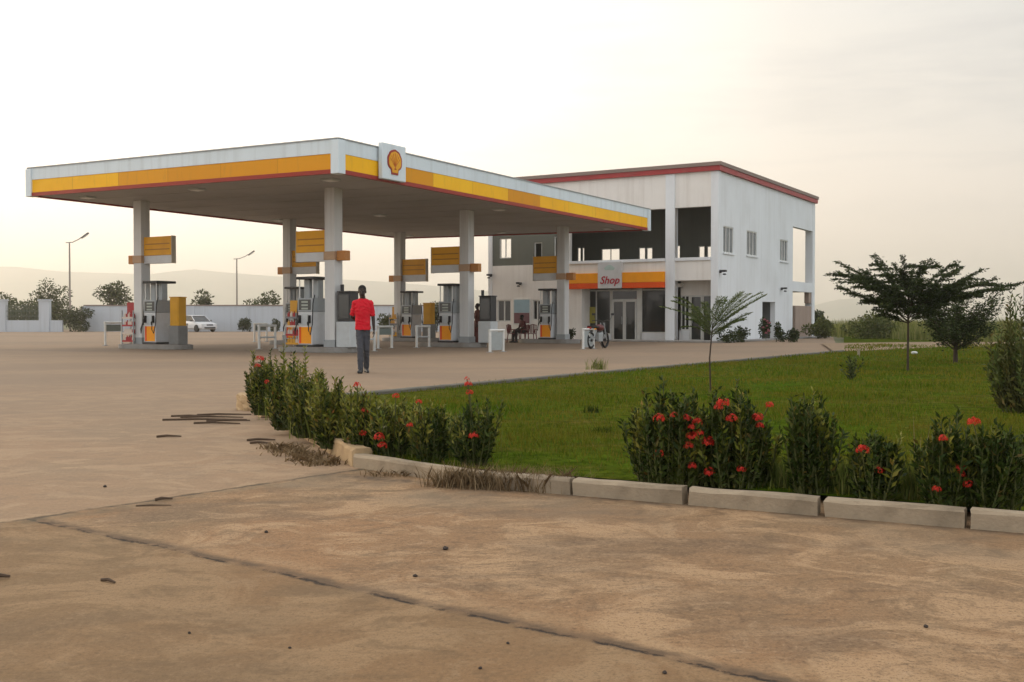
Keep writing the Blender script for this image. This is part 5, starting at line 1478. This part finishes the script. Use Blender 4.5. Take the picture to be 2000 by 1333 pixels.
# lawn grass: blades thinning out with distance
GRS = leafmat('grass_blade', [(0.0, (.048, .082, .006)), (.4, (.088, .142, .009)), (.75, (.125, .165, .014)), (.93, (.19, .15, .022)), (1.0, (.20, .15, .05))], .8, .25, .0, .7, .7)
def in_poly(P, poly):
    x, y = P[:, 0], P[:, 1]; ins = np.zeros(len(P), bool); n = len(poly); j = n - 1
    for i in range(n):
        xi, yi = poly[i]; xj, yj = poly[j]
        c_ = ((yi > y) != (yj > y)) & (x < (xj - xi) * (y - yi) / (yj - yi + 1e-12) + xi)
        ins ^= c_; j = i
    return ins
lp = [tuple(q) for q in lawn_poly]
allV = []; allF = []; off = 0
def patchy(P):
    return .5 + .5 * np.sin(P[:, 0] * 1.7 + 1.3 * np.sin(P[:, 1] * .9)) * np.cos(P[:, 1] * 1.3 + .7 * np.sin(P[:, 0] * 2.1))
for (y0, y1, dens, hh, ww, ln) in ((4.5, 11, 1100, .042, .0055, .7), (11, 17, 620, .048, .009, .6), (17, 27, 230, .055, .016, .5), (27, 44, 60, .07, .03, .5)):
    xa, xb = -3.5, y1 * .62 + 1
    n = int((xb - xa) * (y1 - y0) * dens)
    Pq = np.stack([nrg.uniform(xa, xb, n), nrg.uniform(y0, y1, n), np.full(n, .05)], 1)
    Pq = Pq[in_poly(Pq, lp) & (Pq[:, 0] < Pq[:, 1] * .52 + .5)]
    Pq = Pq[nrg.random(len(Pq)) < .12 + .88 * patchy(Pq)]
    V, Fq = blade_arrays(Pq, hh * nrg.uniform(.5, 1.35, len(Pq)) * (.6 + .7 * patchy(Pq * 1.0)), ww, ln)
    allV.append(V); allF.append(Fq + off); off += len(V)
o = raw_mesh('lawn_grass', np.concatenate(allV), np.concatenate(allF), GRS); o['kind'] = 'stuff'; o['label'] = 'short patchy green grass of the lawn'
# weeds
WEED = leafmat('pale_weed', [(0.0, (.09, .13, .02)), (.6, (.17, .20, .04)), (1.0, (.30, .27, .09))], .6, .3)
DRY = leafmat('dry_weed', [(0.0, (.10, .065, .03)), (.5, (.20, .135, .07)), (1.0, (.34, .25, .14))], .8, .2)
TUFTD = leafmat('dark_tuft', [(0.0, (.02, .035, .004)), (.6, (.035, .06, .006)), (1.0, (.07, .09, .012))], .7, .15, .05)
def tuft(name, pts, label, n, hgt, wid, lean, mat, cat='weeds', group=None, spread=.1, z=.0):
    P = []
    for q in pts: P.append(np.stack([nrg.normal(q[0], spread, n), nrg.normal(q[1], spread * .6, n), np.full(n, z)], 1))
    P = np.concatenate(P)
    c = P.mean(0); c[2] = 0
    V, Fq = blade_arrays(P - c, hgt * nrg.uniform(.35, 1.15, len(P)), wid, lean)
    o = raw_mesh(name, V, Fq, mat); o.location = tuple(c)
    if name == 'dry_weed': o['kind'] = 'stuff'; o['label'] = label; return o
    return tag(o, label, cat, group)
tuft('grass_tuft', [g(1520, 965), g(1535, 968), g(1500, 958)], 'pale green weeds between the widest and the narrow shrub', 130, .17, .008, .5, WEED, group='weed tufts between the shrubs', spread=.05, z=.05)
tuft('grass_tuft', [g(1642, 978), g(1655, 980)], 'pale green weeds left of the small round shrub', 150, .20, .008, .5, WEED, group='weed tufts between the shrubs', spread=.045, z=.05)
tuft('grass_tuft', [g(1778, 990), g(1790, 992)], 'pale green weeds right of the small round shrub', 150, .22, .008, .5, WEED, group='weed tufts between the shrubs', spread=.045, z=.05)
tuft('grass_tuft', [g(1812, 960), g(1826, 960)], 'few tall thin pale grass stalks behind the shrub with a column of blooms', 8, .42, .007, .25, DRY, group='weed tufts between the shrubs', spread=.04, z=.05)
tuft('grass_tuft', [g(1598, 955)], 'bent dry stalks rising from the narrow dark shrub', 6, .50, .007, .35, DRY, group='weed tufts between the shrubs', spread=.03, z=.05)
tuft('grass_tuft', [g(1168, 727)], 'loose green weeds growing over the far lawn edge below the motorcycle', 90, .24, .012, .5, WEED, group='weed tufts between the shrubs', spread=.10, z=.05)
hp = [(560, 838), (600, 852), (640, 876), (690, 893), (735, 900), (780, 905), (825, 908), (880, 912), (700, 880), (760, 890), (850, 895), (905, 900)]
tuft('grass_tuft', [g(x, y - 8) for x, y in hp], 'long yellow-green grass growing through the left hedge', 150, .30, .009, .35, WEED, group='weed tufts between the shrubs', spread=.11, z=.05)
tuft('grass_tuft', [g(1157, 815)], 'small dark clump of coarse grass on the lawn left of the biggest shrub', 90, .085, .010, .8, TUFTD, cat='grass', group='dark tufts on the open lawn', spread=.05, z=.05)
tuft('grass_tuft', [g(1176, 856)], 'second dark clump of coarse grass, nearer the kerb than the other', 70, .06, .009, .8, TUFTD, cat='grass', group='dark tufts on the open lawn', spread=.05, z=.05)
tuft('dry_weed', [g(x, 950 + (x - 860) * .045) for x in range(865, 1110, 22)], 'dry brown weeds piled against the front kerb', 130, .15, .005, 1.1, DRY, spread=.075)
tuft('dry_weed', [g(x, 882 + (x - 560) * .42) for x in (548, 562, 580, 600, 622)], 'dead brown leaves heaped against the broken left kerb', 110, .06, .014, 1.9, DRY, spread=.09)
tuft('dry_weed', [g(x, 930) for x in (735, 760, 790, 815)], 'thin scatter of dry straw at the foot of the corner kerb', 40, .05, .005, 1.6, DRY, spread=.07)

# trees
TL = leafmat('tree_leaf', [(0.0, (.016, .024, .007)), (.5, (.027, .042, .010)), (.85, (.048, .068, .016)), (1.0, (.08, .095, .024))], .55, .15)
FL = leafmat('frond_leaf', [(0.0, (.05, .075, .02)), (.5, (.09, .12, .03)), (1.0, (.16, .18, .05))], .55, .25)
FAR = leafmat('far_leaf', [(0.0, (.03, .042, .014)), (.5, (.055, .07, .02)), (1.0, (.10, .11, .035))], .7, .15)
def curve(p0, p1, sag, n=8):
    p0, p1 = np.array(p0, float), np.array(p1, float); ts = np.linspace(0, 1, n)
    q = p0 + (p1 - p0) * ts[:, None]; q[:, 2] += sag * np.sin(np.pi * ts) ; return q
def layered_tree(name, base, h_trunk, limbs, label, seed, leaf, thick, cat='tree', trunk_r=.035, mat=None, spray=26, group=None, lean=(0, 0), zsq=.45):
    """thin trunk with long level limbs carrying flat fingers of small leaves; limbs = (dx, dy, z_start, z_end)"""
    r = np.random.default_rng(seed)
    t = thing(name, label, cat, (base[0], base[1], .05 if base[1] < 60 else 0), 0, group)
    top = max(l[2] for l in limbs)
    mb = MB(); tp = [(0, 0, -.03), (lean[0]*.4, lean[1]*.4, top*.4), (lean[0], lean[1], top)]
    mb.tube(tp, [trunk_r * 1.25, trunk_r, trunk_r * .5], 8); tk = mb.build('trunk', BARK, t, smooth='auto')
    mb = MB(); P = []; D = []
    for (dx, dy, z0, z1) in limbs:
        f = z0 / top; p0 = np.array([lean[0] * f, lean[1] * f, z0])
        q = curve(p0, (p0[0] + dx, p0[1] + dy, z1), .06 * h_trunk * r.uniform(-.3, 1))
        mb.tube([tuple(x) for x in q], list(np.linspace(trunk_r * .45, trunk_r * .08, len(q))), 5)
        Lm = np.linalg.norm(q[-1] - q[0])
        nside = max(3, int(Lm / (thick * 1.9)))
        segs = [(q, 1.0)]
        for k in range(nside):
            f2 = r.uniform(.25, .97); i0 = f2 * (len(q) - 1); a = q[int(i0)]
            ang = r.choice([-1, 1]) * r.uniform(.4, 1.1); d0 = (q[-1] - q[0])[:2]; d0 = d0 / (np.linalg.norm(d0) + 1e-6)
            c_, s_ = math.cos(ang), math.sin(ang); l2 = Lm * r.uniform(.15, .34)
            e = a + np.array([(d0[0]*c_ - d0[1]*s_) * l2, (d0[0]*s_ + d0[1]*c_) * l2, r.uniform(-.02, .14) * l2])
            qq = curve(a, e, .02, 4); mb.tube([tuple(x) for x in qq], [trunk_r*.16, trunk_r*.12, trunk_r*.08, trunk_r*.04], 4)
            segs.append((qq, .8))
        for qq, wgt in segs:
            Ls = np.linalg.norm(qq[-1] - qq[0]); n = int(spray * Ls / thick * wgt)
            ts = r.uniform(.22 if wgt == 1 else .0, 1.03, n) * (len(qq) - 1)
            i0 = np.clip(ts.astype(int), 0, len(qq) - 2); fr = ts - i0
            pts = qq[i0] + (qq[i0 + 1] - qq[i0]) * fr[:, None]
            pts = pts + r.normal(0, 1, (n, 3)) * np.array([thick * .38, thick * .38, thick * .38 * zsq]) + np.array([0, 0, thick * .12])
            P.append(pts); dd = (qq[-1] - qq[0])[None] / (Ls + 1e-6) + r.normal(0, .7, (n, 3)); dd[:, 2] *= .6; D.append(dd)
    mb.build('branches', BARK, t)
    P = np.concatenate(P); D = np.concatenate(D); L = leaf * r.uniform(.6, 1.3, len(P))
    V, Fq = leaf_arrays(P, D, L, L * .45); raw_mesh('crown', V, Fq, mat or TL, t)
    return t

# wide flat-topped tree on the lawn
tb = g(1773, 724, .05); Yt = tb.y; u_ = Yt / F
def lim(px, py, zs_py, dy):
    e = at_depth(px, py, Yt); return (e.x - tb.x, dy, at_depth(1773, zs_py, Yt).z - .05, e.z - .05)
LB = [lim(1645, 512, 600, .3), lim(1645, 535, 610, -.4), (lim(1655, 560, 622, .5)), lim(1700, 505, 590, -.2), lim(1718, 500, 575, .2), lim(1760, 515, 570, .4), lim(1800, 512, 570, -.4), lim(1880, 512, 590, .3), lim(1905, 530, 600, -.3),
      lim(1955, 545, 605, .3), lim(1980, 555, 610, -.4), lim(1900, 555, 612, .5), lim(1870, 575, 622, -.5), lim(1690, 580, 630, -.2), lim(1720, 605, 632, .4), lim(1830, 600, 630, .5), lim(1850, 560, 600, -.1), lim(1690, 545, 605, 0), lim(1740, 530, 585, -.6), lim(1790, 540, 590, .7), lim(1740, 560, 610, .9), lim(1800, 560, 610, -.9), lim(1725, 585, 618, .1), lim(1820, 580, 615, .1), lim(1750, 590, 622, -.3), lim(1795, 595, 625, .3), lim(1735, 508, 580, -.8), lim(1765, 520, 590, -1.0), lim(1815, 525, 592, .9), lim(1770, 530, 600, 1.1), lim(1760, 548, 605, -1.1), lim(1830, 545, 600, .8), lim(1705, 525, 595, .7), lim(1845, 528, 598, -.8), lim(1715, 562, 612, -.9), lim(1860, 590, 620, .7), lim(1705, 598, 628, -.5), lim(1735, 615, 632, .5), lim(1810, 612, 632, -.6), lim(1665, 530, 605, .9), lim(1920, 545, 605, .8), lim(1780, 575, 615, 1.2), lim(1770, 600, 625, -.9), lim(1755, 570, 610, .3), lim(1790, 565, 608, -.4)]
layered_tree('umbrella_tree', tb, 1.1, LB, 'wide flat-topped tree with level fingers of leaves and a thin trunk', 201, .055, .075, trunk_r=.022, spray=21, zsq=.42)
# dense vase-shaped tree to its right
tb2 = g(1866, 709, .05); Yt = tb2.y
def lim2(px, py, zs_py, dy):
    e = at_depth(px, py, Yt); return (e.x - tb2.x, dy, at_depth(1866, zs_py, Yt).z - .05, e.z - .05)
r_ = random.Random(5)
LB = []
for px, py, zs in ((1800, 600, 670), (1815, 585, 665), (1835, 575, 660), (1855, 568, 650), (1880, 565, 650), (1905, 572, 655), (1930, 570, 660), (1950, 590, 668), (1960, 612, 672), (1808, 622, 678), (1830, 610, 670), (1850, 600, 660), (1875, 595, 655), (1900, 598, 660), (1925, 612, 670), (1945, 640, 680), (1825, 640, 682), (1845, 630, 676), (1890, 625, 670), (1915, 640, 678), (1865, 620, 665), (1870, 645, 680), (1840, 655, 685), (1900, 655, 685)):
    LB.append(lim2(px, py, zs, r_.uniform(-.7, .7)))
layered_tree('vase_tree', tb2, 1.0, LB, 'dense dark tree spreading like a vase, right of the flat-topped tree', 202, .075, .20, trunk_r=.05, spray=42, zsq=.9)
# pinnate sapling behind the shrubs
tb3 = g(1388, 768, .05)
t = thing('feathery_sapling', 'thin young tree with long feathery fronds before the shop corner', 'tree', (tb3.x, tb3.y, .05))
Yt = tb3.y
q3 = lambda px, py, dy=0.0: tuple(at_depth(px, py, Yt) - Vector((tb3.x, tb3.y, .05)) + Vector((0, dy, 0)))
mb = MB(); mb.tube([(0, 0, -.03), q3(1386, 700), q3(1390, 655), q3(1392, 632)], [.013, .011, .009, .006], 7); mb.build('trunk', BARK, t, smooth='auto')
fr = [((1390, 642), (1500, 576), .25, .02), ((1391, 650), (1478, 585), -.15, .05), ((1390, 640), (1450, 572), .1, .06), ((1389, 636), (1405, 588), -.25, .06), ((1388, 640), (1318, 582), .0, .10), ((1388, 645), (1300, 600), .3, .06), ((1388, 650), (1340, 612), -.3, .05), ((1390, 655), (1440, 625), -.35, .03), ((1390, 652), (1365, 600), .4, .08), ((1391, 648), (1462, 600), .35, .04), ((1389, 655), (1335, 640), .1, .05), ((1390, 660), (1425, 640), .2, .04), ((1391, 640), (1488, 572), .05, .05), ((1390, 645), (1470, 574), .3, .05), ((1390, 648), (1420, 580), .35, .05), ((1390, 644), (1436, 578), -.3, .05), ((1390, 655), (1468, 612), .15, .03), ((1390, 655), (1452, 622), -.1, .03), ((1388, 648), (1312, 590), -.25, .09), ((1389, 655), (1350, 625), .25, .06), ((1389, 640), (1378, 592), .1, .04)]
for (a, b, dy, sag) in fr:
    q = curve(q3(*a), q3(b[0], b[1], dy), sag, 14)
    mb = MB(); mb.tube([tuple(x) for x in q], list(np.linspace(.006, .002, 14)), 5); rc = mb.build('frond', STEMG, t)
    P = []; D = []
    ax = q[-1] - q[0]; ax /= np.linalg.norm(ax); sd_ = np.cross(ax, (0, 0, 1)); sd_ /= np.linalg.norm(sd_)
    for f in np.linspace(.18, 1, 26):
        i0 = f * 13; i = min(int(i0), 12); p_ = q[i] + (q[i+1] - q[i]) * (i0 - i)
        for s in (1, -1):
            for k in range(3):
                P.append(p_ + sd_ * s * .028 * k); D.append(sd_ * s + ax * .7 + nrg.normal(0, .2, 3) + np.array([0, 0, .15]))
    V, Fq = leaf_arrays(P, D, nrg.uniform(.035, .055, len(P)), .014); raw_mesh('leaflets', V, Fq, FL, rc)
# small sapling further out
tb4 = g(1662, 742, .05)
shrub('young_sapling', (tb4.x, tb4.y), .16, .14, .40, 'tiny leafy sapling standing alone on the lawn', (TL, FL), 31, nsh=9, leaf=.09, group=None, cat='sapling', narrow=.1, dens=.8)

def leafy(name, base, w_, d_, h, zc0, label, seed, leaf, n, mat, clumps=9, cat='tree', trunk=True, group=None, flat=1.0):
    """round-ish tree or bush made of separate leaf clumps"""
    r = np.random.default_rng(seed)
    t = thing(name, label, cat, (base[0], base[1], 0), 0, group)
    C = []
    for i in range(clumps):
        a = r.uniform(0, 2*np.pi); q = r.uniform(0, 1) ** .5
        C.append((math.cos(a)*q*w_*.36, math.sin(a)*q*d_*.36, zc0 + (h - zc0) * r.uniform(.18, .80), r.uniform(.16, .27)))
    if trunk:
        mb = MB(); mb.tube([(0, 0, -.05), (r.normal(0, .03)*w_, 0, zc0), (0, 0, zc0 + (h-zc0)*.5)], [w_*.03, w_*.022, w_*.012], 7)
        mb.build('trunk', BARK, t, smooth='auto')
        mb = MB()
        for c in C: mb.tube([(0, 0, zc0 * .9), (c[0]*.5, c[1]*.5, (zc0 + c[2])/2 ), c[:3]], [w_*.014, w_*.009, w_*.004], 5)
        mb.build('branches', BARK, t)
    P = []; D = []
    for c in C:
        m_ = n // clumps; d = unit(r.normal(size=(m_, 3))); rad = r.uniform(.35, 1.1, (m_, 1)) ** .6
        P.append(np.array(c[:3]) + d * rad * np.array([w_ * c[3], d_ * c[3], (h - zc0) * c[3] * 1.05 * flat])); D.append(d + r.normal(0, .6, (m_, 3)))
    P = np.concatenate(P); D = np.concatenate(D); P[:, 2] = np.maximum(P[:, 2], .02)
    L = leaf * r.uniform(.6, 1.4, len(P)); V, Fq = leaf_arrays(P, D, L, L * .5); raw_mesh('crown', V, Fq, mat, t)
    return t
def far_tree(pxa, pxb, ytop, ylow, Yd, label, seed, leaf=.28, n=1800, name='tree', flat=1.0, clumps=9, cat='tree', group='trees beyond the boundary wall', mat=FAR, zc=None, trunk=True):
    cx = (pxa + pxb) / 2; w_ = (pxb - pxa) * Yd / F; h = zpx(ytop, Yd); z0 = zc if zc is not None else max(.1, zpx(ylow, Yd))
    return leafy(name, (wx(cx, Yd), Yd), w_, w_ * .8, h, z0, label, seed, leaf, n, mat, clumps, cat, trunk, group, flat)
far_tree(58, 142, 545, 640, 112, 'broad dark tree behind the gap in the wall, below the taller lamp', 301, clumps=12, n=2600)
far_tree(-30, 42, 575, 640, 116, 'low tree behind the railing at the left edge', 302)
far_tree(176, 256, 550, 612, 108, 'spreading tree with ragged top behind the wall, left of the left island', 303, n=1500, flat=.8, clumps=11)
far_tree(378, 424, 568, 612, 112, 'small bushy tree behind the wall, above the parked car', 304, n=900)
far_tree(462, 545, 570, 622, 106, 'dark tree leaning over the wall beneath the second lamp', 305, n=1600, flat=.9)
far_tree(-5, 110, 588, 645, 101, 'green bushes showing through the railing', 306, n=3200, clumps=16, name='bush', trunk=False, cat='bush', group=None, zc=.05)
far_tree(118, 182, 600, 648, 97, 'dark hedge bush filling the gap between railing and wall', 307, leaf=.2, n=2600, name='bush', trunk=False, cat='bush', group=None, zc=.05, mat=TL, clumps=14)
far_tree(464, 490, 622, 648, 97.5, 'clipped round bush in front of the wall below the second lamp', 308, leaf=.14, n=1500, name='bush', trunk=False, cat='bush', group=None, zc=.05, mat=TL, clumps=14)
far_tree(528, 546, 624, 648, 96.5, 'small dark bush at the wall, behind the nearest island barrier', 309, leaf=.14, n=900, name='bush', trunk=False, cat='bush', group=None, zc=.05, mat=TL, clumps=10)
far_tree(744, 788, 607, 652, 88, 'pale green bush between the person in red and the rear column', 310, leaf=.2, n=1500, name='bush', trunk=False, cat='bush', group=None, zc=.05, clumps=10)
far_tree(838, 862, 590, 645, 90, 'green bush behind the yellow cabinet in the middle', 311, leaf=.2, n=900, name='bush', trunk=False, cat='bush', group=None, zc=.05, clumps=8)
# right of the building
far_tree(1584, 1620, 605, 672, 76, 'dark shrub at the rear corner of the shop building', 312, leaf=.22, n=1300, group=None, mat=TL)
# plants along the side wall
def side_plant(px, py, w_, h, label, seed, pink=False):
    b = g(px, py)
    t = leafy('wall_plant', (b.x, b.y), w_, w_ * .8, h, .05, label, seed, .11, 700, TL, 9, 'plant', False, 'plants along the shop side wall')
    if pink:
        for k in range(9): flower_head(t, (rnd.uniform(-.4, .4) * w_, -w_ * .35, h * rnd.uniform(.35, .95)), .075, mat=leafmat('pink_petal', [(0, (.45, .10, .14)), (1, (.6, .25, .28))], .5, .2))
    return t
side_plant(1422, 670, 1.1, .62, 'low dark bush at the front foot of the side wall', 401)
side_plant(1448, 669, .7, .75, 'dark plant between the front bush and the side door', 402)
side_plant(1495, 668, .55, 1.15, 'pink flowering plant standing in the side door recess', 403, True)
side_plant(1524, 668, .6, 1.05, 'tall dark plant right of the side door', 404)
side_plant(1548, 669, .6, .6, 'low dark plant near the rear pillar of the shop', 405)
side_plant(1112, 667, .5, .55, 'potted-looking dark plant before the left end of the shop front', 406)

# tall grass beyond the track (nobody could count it)
TG = leafmat('tall_grass', [(0.0, (.10, .13, .025)), (.5, (.19, .21, .045)), (.85, (.28, .27, .08)), (1.0, (.34, .28, .12))], .7, .25)
allP = []
for (y0, y1, n) in ((40, 55, 12000), (55, 80, 14000), (80, 120, 9000)):
    yy = nrg.uniform(y0, y1, n); xx = nrg.uniform(.20, .56, n) * yy
    allP.append(np.stack([xx, yy, np.full(n, -.02)], 1))
P = np.concatenate(allP)
lx_ = (P[:, 0] - BD.o[0]) * XX + (P[:, 1] - BD.o[1]) * XY; ly_ = (P[:, 0] - BD.o[0]) * UX + (P[:, 1] - BD.o[1]) * UY
keep = ((lx_ > 1.6 + .5 * np.sin(ly_ * 1.3) + np.maximum(0, BL - ly_) * .62) & (P[:, 1] > 48.5 + .6 * np.sin(P[:, 0] * .9))) | ((ly_ > BL + 2.2 + .5 * np.sin(lx_ * 1.1)) & (lx_ > -9))
pn_ = .5 + .5 * np.sin(P[:, 0] * .55 + 2 * np.sin(P[:, 1] * .21))
P = P[keep]; pn_ = pn_[keep]
V, Fq = blade_arrays(P, (.62 + .55 * pn_) * nrg.uniform(.6, 1.15, len(P)) , .05, .35)
o = raw_mesh('tall_grass', V, Fq, TG); o['kind'] = 'stuff'; o['label'] = 'tall yellow-green grass beyond the dirt track'
for i, (px, py, w_, h) in enumerate(((1690, 672, 2.4, 1.5), (1745, 671, 2.6, 1.35), (1640, 672, 1.6, 1.25))):
    b = at_depth(px, 660, 58)
    leafy('bush', (b.x, 58 + i * 2), w_, 1.6, h, .05, ['wide yellow-green bush in the tall grass, centre', 'yellow-green bush in the tall grass behind the thin trunk', 'small bush in the tall grass nearest the shop'][i], 420 + i, .16, 1500, leafmat('field_bush', [(0, (.06, .08, .02)), (.6, (.12, .14, .035)), (1, (.2, .19, .06))], .7, .2), 12, 'bush', False, 'bushes in the tall grass')
# big bush at the right edge, fairly near
be = g(1985, 806, .05)
t = shrub('edge_bush', (be.x + .22, be.y), .46, .42, 1.34, 'tall olive bush cut off by the right edge of the photo', (leafmat('olive_leaf', [(0, (.03, .035, .010)), (.5, (.065, .065, .018)), (.9, (.12, .12, .03)), (1, (.16, .10, .03))], .6, .2), FL), 77, nsh=110, leaf=.085, cat='bush', light_frac=.35, tops=.2, narrow=.75, ragged=.4)
# thin pole at the right edge, marker post and litter
pp = g(2001, 700); mb = MB(); mb.tube([(0, 0, 0), (0, 0, at_depth(2000, 560, pp.y).z)], .05, 8); o = mb.build('pole', LGREY, smooth='auto'); o.location = pp; tag(o, 'pale thin pole at the right edge behind the olive bush', 'pole')
pp = g(1677, 697, .05); mb = MB(); mb.box(-.03, .03, -.03, .03, -.03, .20); mb.box(-.035, .035, -.035, .035, .2005, .22); o = mb.build('marker_post', paint('post_buff', (.30, .25, .18), .8, .2, 6), bevel=.01); o.location = (pp.x, pp.y, .05); tag(o, 'short pale marker post at the end of the paved apron', 'post')
pp = g(1786, 692, .05); mb = MB(); mb.ell((0, 0, .035), (.10, .06, .04), 10, 6)
bmv = [(x + rnd.uniform(-.02, .02), y + rnd.uniform(-.02, .02), max(0, z + rnd.uniform(-.015, .015))) for x, y, z in mb.v]; mb.v = bmv
o = mb.build('litter_bag', RAIL, smooth=True); o.location = (pp.x, pp.y, .05); tag(o, 'small crumpled white bag lying on the lawn', 'litter')

# ------------------------------------------------------------------ debris on the concrete
def pebble(px, py, r0, label, seed, name='stone', flat=.6, mat=None, grp='small stones on the concrete'):
    rr = random.Random(seed); b = g(px, py)
    mb = MB(); mb.ell((0, 0, r0 * flat * .7), (r0, r0 * .8, r0 * flat), 9, 6)
    mb.v = [(x * rr.uniform(.8, 1.2), y * rr.uniform(.8, 1.2), max(0, z * rr.uniform(.8, 1.15))) for x, y, z in mb.v]
    o = mb.build(name, mat or paint('dark_stone', (.055, .042, .034), .9, .3, 20)); o.location = b; o.rotation_euler = (0, 0, rr.uniform(0, 6))
    return tag(o, label, 'stone', grp)
def stick(px, py, L, ang, label, th=.008):
    b = g(px, py); mb = MB(); mb.tube([(-L/2, 0, th), (-L*.1, .006, th*1.6), (L/2, -.004, th)], [th, th*1.1, th*.6], 6); o = mb.build('stick', paint('dry_stick', (.085, .055, .035), .9, .3, 20)); o.location = b; o.rotation_euler = (0, 0, ang)
    return tag(o, label, 'stick', 'broken sticks and husks on the concrete')
stick(212, 1138, .085, -.5, 'short dark stick lying below the long joint at lower left', .0065)
stick(320, 978, .10, .5, 'dark twig beside the upper joint', .009)
stick(2, 1131, .07, .3, 'dark twig at the left edge of the concrete', .009)
stick(300, 989, .20, .12, 'thin long twig just under the upper joint', .004)
heap = ((400, 822, .9, .02, 'long dead palm stalk left of the hedge tip'), (438, 812, .6, .10, 'dead stalk touching the rounded kerb block'), (424, 829, .5, -.12, 'dead stalk nearest the camera in the heap by the hedge tip'),
        (414, 817, .7, -.04, 'dead stalk in the middle of the heap by the hedge tip'), (446, 824, .45, .2, 'short dead stalk at the right end of the heap by the hedge tip'), (378, 815, .5, -.02, 'thin dead stalk at the left end of the heap by the hedge tip'),
        (330, 855, .22, .15, 'thin dead stalk alone on the concrete, left of the heap'), (510, 862, .25, .1, 'dead twig below the chipped kerb piece'), (508, 868, .18, -.1, 'shorter twig just below the chipped kerb piece'))
for x, y, L, a, l in heap: stick(x, y, L, a, l, .011)

peb = [(870, 1074, .016, 'dark round stone in the middle of the concrete'), (811, 1127, .011, 'dark pebble just above the long joint, near the middle'), (520, 1041, .011, 'small pebble on the left half between the joints'), (205, 952, .014, 'pale yellowish stone above the upper joint'),
       (370, 1238, .007, 'tiny pebble on the lower left slab'), (938, 1307, .007, 'tiny dark pebble near the bottom centre'), (1808, 1226, .010, 'reddish pebble far right on the concrete'), (992, 1258, .007, 'tiny pebble just below the long joint'), (566, 1267, .006, 'faint pebble on the lower slab, left of centre'), (1298, 1316, .009, 'brown pebble on the long joint at the bottom')]
for i, (x, y, r0, l) in enumerate(peb): pebble(x, y, r0, l, i)
